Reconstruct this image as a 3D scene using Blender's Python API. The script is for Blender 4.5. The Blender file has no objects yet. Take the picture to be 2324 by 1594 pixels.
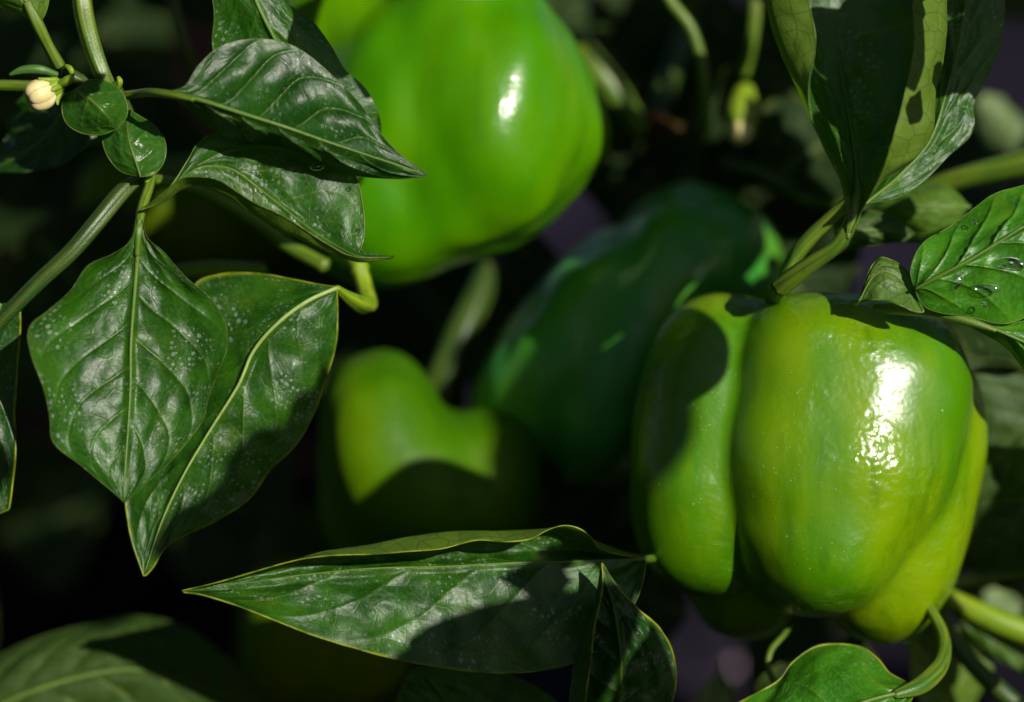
import bpy, math, random
import numpy as np
from mathutils import Matrix, Vector

# ------------------------------------------------------------------ camera, light, exposure
SC = bpy.context.scene
COL = SC.collection
W0, H0 = 2324.0, 1594.0          # the pixel grid the layout was measured on
D0 = 70.0                        # cm from lens to the plane in focus
PX = 27.0 / W0                   # cm per pixel at that plane
PITCH = math.radians(20.0)

cam_d = bpy.data.cameras.new("camera")
cam = bpy.data.objects.new("camera", cam_d)
COL.objects.link(cam)
CAM_LOC = Vector((0.0, 0.0, 0.35 + 0.70 * math.sin(PITCH)))
CM = Matrix.Translation(CAM_LOC) @ Matrix.Rotation(math.pi / 2 - PITCH, 4, 'X')
cam.matrix_world = CM
cam_d.sensor_width = 36.0
cam_d.lens = 36.0 * 0.70 / 0.27
cam_d.clip_start = 0.02
cam_d.clip_end = 60.0
cam_d.dof.use_dof = True
cam_d.dof.focus_distance = 0.708
cam_d.dof.aperture_fstop = 3.4
cam_d.dof.aperture_blades = 9
SC.camera = cam

SUN_CAM = Vector((0.47, 0.27, 0.84)).normalized()      # towards the sun, camera axes
SUN_W = (CM.to_3x3() @ SUN_CAM).normalized()
elev = math.asin(SUN_W.z)
azim = math.atan2(SUN_W.x, SUN_W.y)

world = bpy.data.worlds.new("World")
SC.world = world
world.use_nodes = True
wn = world.node_tree
wn.nodes.clear()
w_out = wn.nodes.new('ShaderNodeOutputWorld')
w_bg = wn.nodes.new('ShaderNodeBackground')
w_sky = wn.nodes.new('ShaderNodeTexSky')
w_sky.sky_type = 'NISHITA'
w_sky.sun_disc = False
w_sky.sun_elevation = elev
w_sky.sun_rotation = azim
w_bg.inputs['Strength'].default_value = 0.05
wn.links.new(w_sky.outputs[0], w_bg.inputs[0])
wn.links.new(w_bg.outputs[0], w_out.inputs[0])

sun_d = bpy.data.lights.new("sun", 'SUN')
sun_d.energy = 5.0
sun_d.angle = math.radians(0.55)
sun_d.color = (1.0, 0.94, 0.84)
sun = bpy.data.objects.new("sun", sun_d)
COL.objects.link(sun)
sun.rotation_euler = SUN_W.to_track_quat('Z', 'Y').to_euler()
sun.location = CAM_LOC + SUN_W * 2.0

SC.view_settings.view_transform = 'Standard'
SC.view_settings.look = 'None'
SC.view_settings.exposure = 0.15
SC.view_settings.gamma = 1.0
SC.render.engine = 'CYCLES'
SC.cycles.max_bounces = 8
SC.cycles.transparent_max_bounces = 8
SC.cycles.caustics_reflective = False
SC.cycles.caustics_refractive = False
SC.cycles.sample_clamp_indirect = 4.0

rng = np.random.RandomState(7)
random.seed(7)

# ------------------------------------------------------------------ node helpers
class NT:
    def __init__(s, name):
        s.m = bpy.data.materials.new(name)
        s.m.use_nodes = True
        s.t = s.m.node_tree
        s.t.nodes.clear()

    def n(s, typ, ins=None, **kw):
        nd = s.t.nodes.new(typ)
        for k, v in kw.items():
            setattr(nd, k, v)
        for k, v in (ins or {}).items():
            sock = nd.inputs[k]
            if hasattr(v, 'is_linked') or isinstance(v, bpy.types.NodeSocket):
                s.t.links.new(v, sock)
            else:
                if isinstance(v, (tuple, list)) and len(v) == 3 and sock.type == 'RGBA':
                    v = (*v, 1.0)
                sock.default_value = v
        return nd

    def math(s, op, a, b=0.0, clamp=False):
        return s.n('ShaderNodeMath', {0: a, 1: b}, operation=op, use_clamp=clamp).outputs[0]

    def mix(s, f, a, b, mode='MIX'):
        return s.n('ShaderNodeMixRGB', {0: f, 1: a, 2: b}, blend_type=mode).outputs[0]

    def ramp(s, f, stops, interp='LINEAR'):
        r = s.n('ShaderNodeValToRGB', {0: f})
        r.color_ramp.interpolation = interp
        el = r.color_ramp.elements
        while len(el) < len(stops):
            el.new(0.5)
        for e, (p, c) in zip(el, stops):
            e.position = p
            e.color = (*c, 1.0) if len(c) == 3 else c
        return r.outputs[0]

    def step(s, f, a, b):
        return s.n('ShaderNodeMapRange', {0: f, 1: a, 2: b, 3: 0.0, 4: 1.0}, interpolation_type='SMOOTHSTEP').outputs[0]

    def noise(s, vec, scale, detail=3.0, rough=0.55, dim='3D'):
        return s.n('ShaderNodeTexNoise', {'Vector': vec, 'Scale': scale, 'Detail': detail, 'Roughness': rough}, noise_dimensions=dim)

    def attr(s, name):
        return s.n('ShaderNodeAttribute', attribute_name=name)

    def out(s, sh):
        s.n('ShaderNodeOutputMaterial', {0: sh})
        return s.m


def leaf_material(name, dark, light, back, trans, rough=0.42, specks=0.5, tfac=0.30, vein=(0.16, 0.26, 0.03), rim=(0.34, 0.40, 0.015), spec=0.55):
    T = NT(name)
    uv = T.n('ShaderNodeUVMap', uv_map="uv").outputs[0]
    ve = T.attr('vein').outputs['Fac']
    ri = T.attr('rim').outputs['Fac']
    n1 = T.noise(uv, 0.9, 4.0).outputs[0]
    n2 = T.noise(uv, 9.0, 3.0).outputs[0]
    nf = T.noise(uv, 60.0, 2.0).outputs[0]
    # net of fine veins
    warp = T.mix(0.06, uv, T.noise(uv, 2.5, 2.0).outputs['Color'])
    vor = T.n('ShaderNodeTexVoronoi', {'Vector': warp, 'Scale': 2.1}, feature='DISTANCE_TO_EDGE', voronoi_dimensions='2D').outputs['Distance']
    net = T.math('SUBTRACT', 1.0, T.step(vor, 0.0, 0.07))
    vor2 = T.n('ShaderNodeTexVoronoi', {'Vector': uv, 'Scale': 7.5}, feature='SMOOTH_F1', voronoi_dimensions='2D').outputs['Distance']
    # waxy spots and dried drops
    sv = T.n('ShaderNodeTexVoronoi', {'Vector': uv, 'Scale': 6.5, 'Randomness': 1.0}, feature='F1', voronoi_dimensions='2D')
    r_s = T.n('ShaderNodeSeparateColor', {0: sv.outputs['Color']})
    rad = T.math('MULTIPLY', T.math('POWER', r_s.outputs[0], 2.2), 0.42)
    spot = T.step(T.math('SUBTRACT', rad, sv.outputs['Distance']), -0.03, 0.06)
    clus = T.step(T.noise(uv, 0.8, 2.0).outputs[0], 0.44, 0.62)
    sv2 = T.n('ShaderNodeTexVoronoi', {'Vector': uv, 'Scale': 26.0}, feature='F1', voronoi_dimensions='2D')
    r2 = T.n('ShaderNodeSeparateColor', {0: sv2.outputs['Color']})
    spot2 = T.step(T.math('SUBTRACT', T.math('MULTIPLY', T.math('POWER', r2.outputs[0], 4.0), 0.4), sv2.outputs['Distance']), -0.03, 0.08)
    spot = T.math('MULTIPLY', T.math('MAXIMUM', spot, T.math('MULTIPLY', spot2, 0.7)), T.math('MULTIPLY', clus, specks), True)
    base = T.mix(T.step(n1, 0.35, 0.7), dark, light)
    base = T.mix(T.math('MULTIPLY', T.step(n2, 0.4, 0.75), 0.35), base, tuple(c * 1.7 for c in light))
    base = T.mix(T.math('MULTIPLY', net, 0.07), base, vein)
    base = T.mix(T.math('MULTIPLY', ve, 0.42), base, vein)
    yl = T.step(T.noise(uv, 0.55, 3.0).outputs[0], 0.56, 0.72)
    base = T.mix(T.math('MULTIPLY', yl, 0.30), base, (light[0] * 3.2, light[1] * 1.5, light[2]))
    base = T.mix(T.math('MULTIPLY', spot, 0.42), base, (0.42, 0.50, 0.42))
    bk = T.mix(T.math('MULTIPLY', net, 0.55), back, tuple(c * 0.35 for c in back))
    bk = T.mix(T.math('MULTIPLY', ve, 0.5), bk, (0.28, 0.36, 0.10))
    bf = T.n('ShaderNodeNewGeometry').outputs['Backfacing']
    col = T.mix(bf, base, bk)
    col = T.mix(T.math('MULTIPLY', ri, T.step(T.noise(uv, 1.3, 2.0).outputs[0], 0.3, 0.6)), col, rim)
    hgt = T.math('ADD', T.math('ADD', T.math('MULTIPLY', net, -0.12), T.math('ADD', T.math('MULTIPLY', T.noise(uv, 1.5, 0.0).outputs[0], 6.5), T.math('MULTIPLY', T.noise(uv, 4.0, 2.0).outputs[0], 0.7))), T.math('ADD', T.math('MULTIPLY', vor2, 0.14), T.math('ADD', T.math('MULTIPLY', n2, 0.25), T.math('MULTIPLY', nf, 0.12))))
    hgt = T.math('ADD', hgt, T.math('MULTIPLY', spot, 0.15))
    bump = T.n('ShaderNodeBump', {'Strength': 0.55, 'Distance': 0.00045, 'Height': hgt}).outputs[0]
    rg = T.math('ADD', rough, T.math('MULTIPLY', T.math('SUBTRACT', n2, 0.5), 0.25))
    rg = T.math('ADD', rg, T.math('MULTIPLY', bf, 0.22))
    rg = T.math('SUBTRACT', rg, T.math('MULTIPLY', spot, 0.12))
    pr = T.n('ShaderNodeBsdfPrincipled', {'Base Color': col, 'Roughness': rg, 'Normal': bump, 'IOR': 1.5,
                                          'Specular IOR Level': spec}).outputs[0]
    tcol = T.mix(T.math('MULTIPLY', net, 0.5), trans, tuple(c * 0.4 for c in trans))
    tcol = T.mix(T.math('MULTIPLY', ve, 0.35), tcol, (0.35, 0.45, 0.08))
    tr = T.n('ShaderNodeBsdfTranslucent', {'Color': tcol, 'Normal': bump}).outputs[0]
    f = T.math('ADD', tfac, T.math('MULTIPLY', ri, 0.15))
    sh = T.n('ShaderNodeMixShader', {0: f, 1: pr, 2: tr}).outputs[0]
    return T.out(sh)


def stem_material(name, a, b, rough=0.42, tfac=0.12):
    T = NT(name)
    uv = T.n('ShaderNodeUVMap', uv_map="uv").outputs[0]
    mp = T.n('ShaderNodeMapping', {'Vector': uv, 'Scale': (0.35, 6.0, 1.0)}).outputs[0]
    n1 = T.noise(mp, 1.0, 3.0).outputs[0]
    n2 = T.noise(uv, 14.0, 3.0).outputs[0]
    base = T.mix(T.step(n1, 0.35, 0.65), a, b)
    base = T.mix(T.math('MULTIPLY', T.step(n2, 0.55, 0.75), 0.3), base, (0.20, 0.22, 0.08))
    n3 = T.noise(uv, 3.0, 4.0).outputs[0]
    base = T.mix(T.math('MULTIPLY', T.step(n3, 0.58, 0.72), 0.55), base, (0.07, 0.045, 0.015))
    bump = T.n('ShaderNodeBump', {'Strength': 0.5, 'Distance': 0.0004, 'Height': T.math('ADD', n1, T.math('MULTIPLY', n2, 0.5))}).outputs[0]
    pr = T.n('ShaderNodeBsdfPrincipled', {'Base Color': base, 'Roughness': rough, 'Normal': bump,
                                          'Subsurface Weight': 0.15, 'Subsurface Radius': (0.5, 1.0, 0.2), 'Subsurface Scale': 0.002}).outputs[0]
    return T.out(pr)


def pepper_material(name, green, yellow, deep, rough=0.2, streak=0.6, crinkle=1.0, sss=0.12, dots=1.0, coat=0.75):
    T = NT(name)
    oc = T.n('ShaderNodeTexCoord').outputs['Object']
    mp = T.n('ShaderNodeMapping', {'Vector': oc, 'Scale': (1.0, 0.16, 1.0)}).outputs[0]
    s1 = T.noise(mp, 85.0, 4.0, 0.6).outputs[0]
    s2 = T.noise(mp, 300.0, 3.0, 0.6).outputs[0]
    big = T.noise(T.n('ShaderNodeMapping', {'Vector': oc, 'Scale': (1.0, 0.35, 1.0)}).outputs[0], 30.0, 2.0).outputs[0]
    base = T.mix(T.math('MULTIPLY', T.step(big, 0.38, 0.66), 0.75), green, yellow)
    base = T.mix(T.math('MULTIPLY', T.step(s1, 0.50, 0.72), streak), base, deep)
    base = T.mix(T.math('MULTIPLY', T.step(s2, 0.50, 0.72), streak * 0.22), base, tuple(c * 1.15 for c in yellow))
    # pale lenticel dots
    vd = T.n('ShaderNodeTexVoronoi', {'Vector': oc, 'Scale': 330.0}, feature='F1')
    rr = T.n('ShaderNodeSeparateColor', {0: vd.outputs['Color']})
    dot = T.step(T.math('SUBTRACT', T.math('MULTIPLY', T.math('POWER', rr.outputs[0], 5.0), 0.17), vd.outputs['Distance']), -0.04, 0.06)
    vd2 = T.n('ShaderNodeTexVoronoi', {'Vector': oc, 'Scale': 900.0}, feature='F1')
    rr2 = T.n('ShaderNodeSeparateColor', {0: vd2.outputs['Color']})
    dot2 = T.step(T.math('SUBTRACT', T.math('MULTIPLY', rr2.outputs[1], 0.22), vd2.outputs['Distance']), -0.05, 0.05)
    dd = T.math('MULTIPLY', T.math('MAXIMUM', dot, T.math('MULTIPLY', dot2, 0.45)), T.math('MULTIPLY', T.step(T.noise(oc, 55.0, 2.0).outputs[0], 0.40, 0.65), dots))
    base = T.mix(T.math('MULTIPLY', dd, 0.4), base, (0.32, 0.50, 0.10))
    # crinkled skin
    c1 = T.noise(oc, 95.0, 3.0, 0.6).outputs[0]
    c2 = T.noise(oc, 420.0, 3.0, 0.6).outputs[0]
    c3 = T.noise(oc, 1500.0, 2.0).outputs[0]
    rdg = T.math('ABSOLUTE', T.math('SUBTRACT', T.noise(oc, 150.0, 2.0).outputs[0], 0.5))
    cm = T.step(T.noise(oc, 30.0, 1.0).outputs[0], 0.38, 0.62)
    h = T.math('ADD', T.math('MULTIPLY', c1, 1.8), T.math('ADD', T.math('MULTIPLY', c2, 0.12), T.math('MULTIPLY', c3, 0.02)))
    h = T.math('ADD', h, T.math('MULTIPLY', rdg, -1.1))
    h = T.math('MULTIPLY', h, T.math('ADD', 0.2, cm))
    h = T.math('ADD', h, T.math('MULTIPLY', dd, 0.12))
    bump = T.n('ShaderNodeBump', {'Strength': 1.0, 'Distance': 0.00050 * crinkle, 'Height': h}).outputs[0]
    soft = T.n('ShaderNodeBump', {'Strength': 1.0, 'Distance': 0.00010 * crinkle, 'Height': h}).outputs[0]
    pr = T.n('ShaderNodeBsdfPrincipled', {'Base Color': base, 'Roughness': rough + 0.16, 'Normal': soft, 'IOR': 1.45, 'Specular IOR Level': 0.05,
                                          'Subsurface Weight': sss, 'Subsurface Radius': (0.5, 1.0, 0.12), 'Subsurface Scale': 0.004,
                                          'Coat Weight': coat, 'Coat Roughness': rough, 'Coat Normal': bump}).outputs[0]
    return T.out(pr)


def simple_material(name, a, b, scale=60.0, rough=0.6, bumpd=0.002, spec=0.5, sss=0.0):
    T = NT(name)
    oc = T.n('ShaderNodeTexCoord').outputs['Object']
    n = T.noise(oc, scale, 5.0, 0.6).outputs[0]
    base = T.mix(T.step(n, 0.3, 0.7), a, b)
    bump = T.n('ShaderNodeBump', {'Strength': 0.7, 'Distance': bumpd, 'Height': n}).outputs[0]
    pr = T.n('ShaderNodeBsdfPrincipled', {'Base Color': base, 'Roughness': rough, 'Normal': bump, 'Specular IOR Level': spec,
                                          'Subsurface Weight': sss, 'Subsurface Radius': (1, 0.8, 0.4), 'Subsurface Scale': 0.003}).outputs[0]
    return T.out(pr)


M = {}
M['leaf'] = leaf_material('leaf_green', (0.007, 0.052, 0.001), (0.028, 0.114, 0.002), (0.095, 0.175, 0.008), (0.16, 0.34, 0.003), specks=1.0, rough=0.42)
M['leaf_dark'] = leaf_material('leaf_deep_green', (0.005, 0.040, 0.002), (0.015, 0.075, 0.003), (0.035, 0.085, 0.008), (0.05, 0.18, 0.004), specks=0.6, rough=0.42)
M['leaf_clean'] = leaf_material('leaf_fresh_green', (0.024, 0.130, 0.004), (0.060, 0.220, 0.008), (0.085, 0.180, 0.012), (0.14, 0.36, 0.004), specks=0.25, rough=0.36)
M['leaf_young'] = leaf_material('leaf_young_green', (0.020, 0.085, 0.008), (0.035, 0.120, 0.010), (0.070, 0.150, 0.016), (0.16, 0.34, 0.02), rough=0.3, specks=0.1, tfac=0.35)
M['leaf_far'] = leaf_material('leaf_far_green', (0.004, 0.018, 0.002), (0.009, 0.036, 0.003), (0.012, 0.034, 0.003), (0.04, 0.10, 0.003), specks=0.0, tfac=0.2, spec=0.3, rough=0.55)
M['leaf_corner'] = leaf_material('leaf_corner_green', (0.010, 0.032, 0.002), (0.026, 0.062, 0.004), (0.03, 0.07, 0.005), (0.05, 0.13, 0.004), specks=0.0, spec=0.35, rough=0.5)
M['litter_leaf'] = leaf_material('leaf_withered', (0.05, 0.010, 0.005), (0.09, 0.02, 0.01), (0.06, 0.012, 0.006), (0.1, 0.03, 0.01), specks=0.0, spec=0.2, vein=(0.2, 0.08, 0.03))
M['leaf_pale'] = leaf_material('leaf_pale_green', (0.10, 0.17, 0.05), (0.16, 0.24, 0.08), (0.16, 0.24, 0.09), (0.2, 0.3, 0.06), specks=0.0)
M['scrap'] = simple_material('sunlit_film_mauve', (0.22, 0.15, 0.21), (0.34, 0.24, 0.32), 40.0, 0.6, 0.003)  # sunlight on the ground film, put into the colour as pale mauve
M['stem'] = stem_material('stem_green', (0.030, 0.105, 0.006), (0.135, 0.190, 0.012))
M['stem_dark'] = stem_material('stem_dark_green', (0.012, 0.048, 0.005), (0.055, 0.090, 0.008))
M['stem_bright'] = stem_material('stem_bright_green', (0.110, 0.230, 0.006), (0.220, 0.300, 0.010))
M['vein'] = stem_material('vein_green', (0.050, 0.130, 0.012), (0.110, 0.190, 0.018))
M['vein_pale'] = stem_material('vein_pale_green', (0.20, 0.32, 0.06), (0.30, 0.40, 0.12))
M['vein_dark'] = stem_material('vein_dark_green', (0.035, 0.085, 0.015), (0.060, 0.120, 0.020))
M['pepper_front'] = pepper_material('pepper_skin_yellow_green', (0.055, 0.180, 0.000), (0.190, 0.285, 0.000), (0.024, 0.100, 0.000), rough=0.30, streak=0.6, crinkle=1.9, coat=1.0)
M['pepper_top'] = pepper_material('pepper_skin_bright_green', (0.042, 0.190, 0.000), (0.095, 0.240, 0.000), (0.028, 0.125, 0.000), rough=0.25, streak=0.35, crinkle=0.5, dots=0.35)
M['pepper_back'] = pepper_material('pepper_skin_dark_green', (0.042, 0.270, 0.030), (0.100, 0.290, 0.008), (0.025, 0.180, 0.034), rough=0.32, streak=0.5, crinkle=0.5, coat=1.0)
M['pepper_low'] = pepper_material('pepper_skin_lime_green', (0.035, 0.120, 0.000), (0.085, 0.165, 0.000), (0.025, 0.080, 0.000), rough=0.42, streak=0.3, crinkle=0.5, coat=0.15)
M['pepper_dim'] = pepper_material('pepper_skin_olive', (0.060, 0.120, 0.000), (0.120, 0.160, 0.000), (0.045, 0.090, 0.000), rough=0.45, streak=0.3, crinkle=0.5, coat=0.1)
M['calyx'] = stem_material('calyx_green', (0.030, 0.110, 0.012), (0.060, 0.150, 0.020))
M['petal'] = simple_material('petal_cream', (0.60, 0.50, 0.20), (0.78, 0.70, 0.38), 180.0, 0.5, 0.0004, sss=0.3)
M['soil'] = simple_material('dark_soil', (0.003, 0.002, 0.002), (0.010, 0.007, 0.006), 30.0, 0.95, 0.02, 0.0)
M['film'] = simple_material('plastic_mulch_film', (0.004, 0.003, 0.006), (0.016, 0.012, 0.024), 9.0, 0.9, 0.012, 0.08)
M['litter'] = simple_material('dry_leaf_brown', (0.09, 0.022, 0.010), (0.16, 0.05, 0.02), 50.0, 0.8, 0.002)
TW = NT('water')
M['water'] = TW.out(TW.n('ShaderNodeMixShader', {0: TW.n('ShaderNodeFresnel', {'IOR': 1.5}).outputs[0], 1: TW.n('ShaderNodeBsdfTransparent', {0: (0.86, 0.90, 0.86)}).outputs[0],
                                                2: TW.n('ShaderNodeBsdfGlossy', {'Color': (1, 1, 1), 'Roughness': 0.06}).outputs[0]}).outputs[0])

# ------------------------------------------------------------------ object helpers
WORLD_OF = {}


def P(x, y, d):
    """photo pixel (2324 wide grid) and depth behind the focus plane in cm -> camera axes, cm"""
    k = (D0 + d) / D0 * PX
    return np.array([(x - W0 / 2) * k, (H0 / 2 - y) * k, -(D0 + d)])


def place(o, pivot, parent=None):
    Wm = CM @ Matrix.Translation(Vector([float(c) * 0.01 for c in pivot]))
    if parent is not None:
        o.parent = parent
        o.matrix_basis = WORLD_OF[parent.name].inverted() @ Wm
    else:
        o.matrix_basis = Wm
    WORLD_OF[o.name] = Wm
    return o


def props(o, label=None, cat=None, group=None, kind=None):
    for k, v in (('label', label), ('category', cat), ('group', group), ('kind', kind)):
        if v:
            o[k] = v


def thing(name, pivot, label, cat, group=None):
    o = bpy.data.objects.new(name, None)
    COL.objects.link(o)
    o.empty_display_size = 0.01
    place(o, pivot)
    props(o, label, cat, group)
    return o


def mesh_obj(name, V, F, mat, parent=None, pivot=None, uv=None, attrs=None, label=None, smooth=True):
    V = np.asarray(V, dtype=np.float64)
    if pivot is None:
        pivot = V.mean(axis=0)
    F = np.asarray(F, dtype=np.int32)
    nv, nf, k = len(V), len(F), F.shape[1]
    me = bpy.data.meshes.new(name)
    me.vertices.add(nv)
    me.vertices.foreach_set('co', ((V - pivot) * 0.01).astype(np.float32).ravel())
    me.loops.add(nf * k)
    me.loops.foreach_set('vertex_index', F.ravel())
    me.polygons.add(nf)
    me.polygons.foreach_set('loop_start', np.arange(0, nf * k, k, dtype=np.int32))
    me.polygons.foreach_set('use_smooth', np.full(nf, smooth))
    me.update(calc_edges=True)
    if uv is not None:
        l = me.uv_layers.new(name="uv")
        l.data.foreach_set('uv', uv[F.ravel()].astype(np.float32).ravel())
    for an, av in (attrs or {}).items():
        a = me.attributes.new(an, 'FLOAT', 'POINT')
        a.data.foreach_set('value', np.asarray(av, dtype=np.float32))
    me.materials.append(mat)
    o = bpy.data.objects.new(name, me)
    COL.objects.link(o)
    place(o, pivot, parent)
    if label:
        o['label'] = label
    return o


def cr(pts, n):
    """smooth curve (chordal Catmull-Rom) through pts, n samples evenly spaced by length"""
    p = np.asarray(pts, float)
    if len(p) == 2:
        t = np.linspace(0, 1, n)[:, None]
        return p[0] * (1 - t) + p[1] * t
    q = np.vstack([2 * p[0] - p[1], p, 2 * p[-1] - p[-2]])
    out = []
    for i in range(1, len(q) - 2):
        a, b, c, d = q[i - 1], q[i], q[i + 1], q[i + 2]
        t01 = max(np.linalg.norm(b - a), 1e-6) ** 0.5
        t12 = max(np.linalg.norm(c - b), 1e-6) ** 0.5
        t23 = max(np.linalg.norm(d - c), 1e-6) ** 0.5
        m1 = (c - b + t12 * ((b - a) / t01 - (c - a) / (t01 + t12)))
        m2 = (c - b + t12 * ((d - c) / t23 - (d - b) / (t12 + t23)))
        t = np.linspace(0, 1, 24, endpoint=False)[:, None]
        out.append((2 * t**3 - 3 * t**2 + 1) * b + (t**3 - 2 * t**2 + t) * m1 + (-2 * t**3 + 3 * t**2) * c + (t**3 - t**2) * m2)
    out.append(p[-1][None])
    s = np.vstack(out)
    L = np.concatenate([[0], np.cumsum(np.linalg.norm(np.diff(s, axis=0), axis=1))])
    x = np.linspace(0, L[-1], n)
    return np.stack([np.interp(x, L, s[:, k]) for k in range(p.shape[1])], axis=1)


def vnoise(x, y, seed, per=64):
    r = np.random.RandomState(seed).rand(per, per)
    xi, yi = np.floor(x).astype(int), np.floor(y).astype(int)
    fx, fy = x - xi, y - yi
    fx = fx * fx * (3 - 2 * fx); fy = fy * fy * (3 - 2 * fy)
    g = lambda a, b: r[a % per, b % per]
    return (g(xi, yi) * (1 - fx) + g(xi + 1, yi) * fx) * (1 - fy) + (g(xi, yi + 1) * (1 - fx) + g(xi + 1, yi + 1) * fx) * fy - 0.5


def grid_faces(nr, nc, off=0, closed=False):
    i = np.arange(nr - 1)[:, None]
    j = np.arange(nc if closed else nc - 1)[None, :]
    jn = (j + 1) % nc
    a = i * nc + j; b = i * nc + jn; c = (i + 1) * nc + jn; d = (i + 1) * nc + j
    return np.stack([a, b, c, d], axis=-1).reshape(-1, 4) + off


def tube(path, rad, n=12, seg=60, ridge=0.0, nr=4, twist=0.0, cap=True, groove=0.0):
    """path: list of 3-D points (camera cm), rad: list of radii; returns V, F, uv"""
    pr = np.hstack([np.asarray(path, float), np.asarray(rad, float)[:, None]])
    s = cr(pr, seg)
    p, r = s[:, :3], np.maximum(s[:, 3], 0.005)
    t = np.gradient(p, axis=0)
    t /= np.linalg.norm(t, axis=1)[:, None] + 1e-9
    up = np.array([0.0, 0.0, 1.0])
    V = []
    nrm = None
    L = np.concatenate([[0], np.cumsum(np.linalg.norm(np.diff(p, axis=0), axis=1))])
    uv = []
    for i in range(seg):
        if nrm is None:
            nrm = np.cross(t[i], up)
            if np.linalg.norm(nrm) < 1e-3:
                nrm = np.cross(t[i], [0, 1, 0])
        nrm = nrm - t[i] * np.dot(nrm, t[i])
        nrm /= np.linalg.norm(nrm)
        bn = np.cross(t[i], nrm)
        for k in range(n):
            th = 2 * math.pi * k / n
            rr = r[i] * (1 + ridge * math.cos(nr * th + twist * i / seg))
            if groove:
                rr *= 1 - groove * math.exp(-((th - math.pi / 2) / 0.45) ** 2)
            V.append(p[i] + nrm * (rr * math.cos(th)) + bn * (rr * math.sin(th)))
            uv.append((L[i], k / n * 2.0))
    F = grid_faces(seg, n, closed=True)[:, ::-1]
    V = np.array(V); uv = np.array(uv)
    if cap:
        e0, e1 = len(V), len(V) + 1
        V = np.vstack([V, p[0] - t[0] * r[0] * 0.5, p[-1] + t[-1] * r[-1] * 0.5])
        uv = np.vstack([uv, [0, 0], [L[-1], 0]])
        k = np.arange(n)
        c0 = np.stack([k, (k + 1) % n, np.full(n, e0), np.full(n, e0)], 1)
        b = (seg - 1) * n
        c1 = np.stack([b + (k + 1) % n, b + k, np.full(n, e1), np.full(n, e1)], 1)
        # triangles stored as quads would be degenerate: split ring with a mid ring instead
        F = np.vstack([F])
        caps = np.vstack([c0[:, :3], c1[:, :3]])
        return V, F, uv, caps
    return V, F, uv, None


def tube_obj(name, path, rad, mat, parent=None, label=None, pivot=None, **kw):
    V, F, uv, caps = tube(path, rad, **kw)
    if caps is not None:
        # quads to triangles keeps one face size
        T = np.vstack([F[:, [0, 1, 2]], F[:, [0, 2, 3]], caps])
    else:
        T = np.vstack([F[:, [0, 1, 2]], F[:, [0, 2, 3]]])
    return mesh_obj(name, V, T, mat, parent, pivot if pivot is not None else np.asarray(path[0], float), uv, label=label)


def fold(prev, pts):
    return pts


LEAFV = {}


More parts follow.
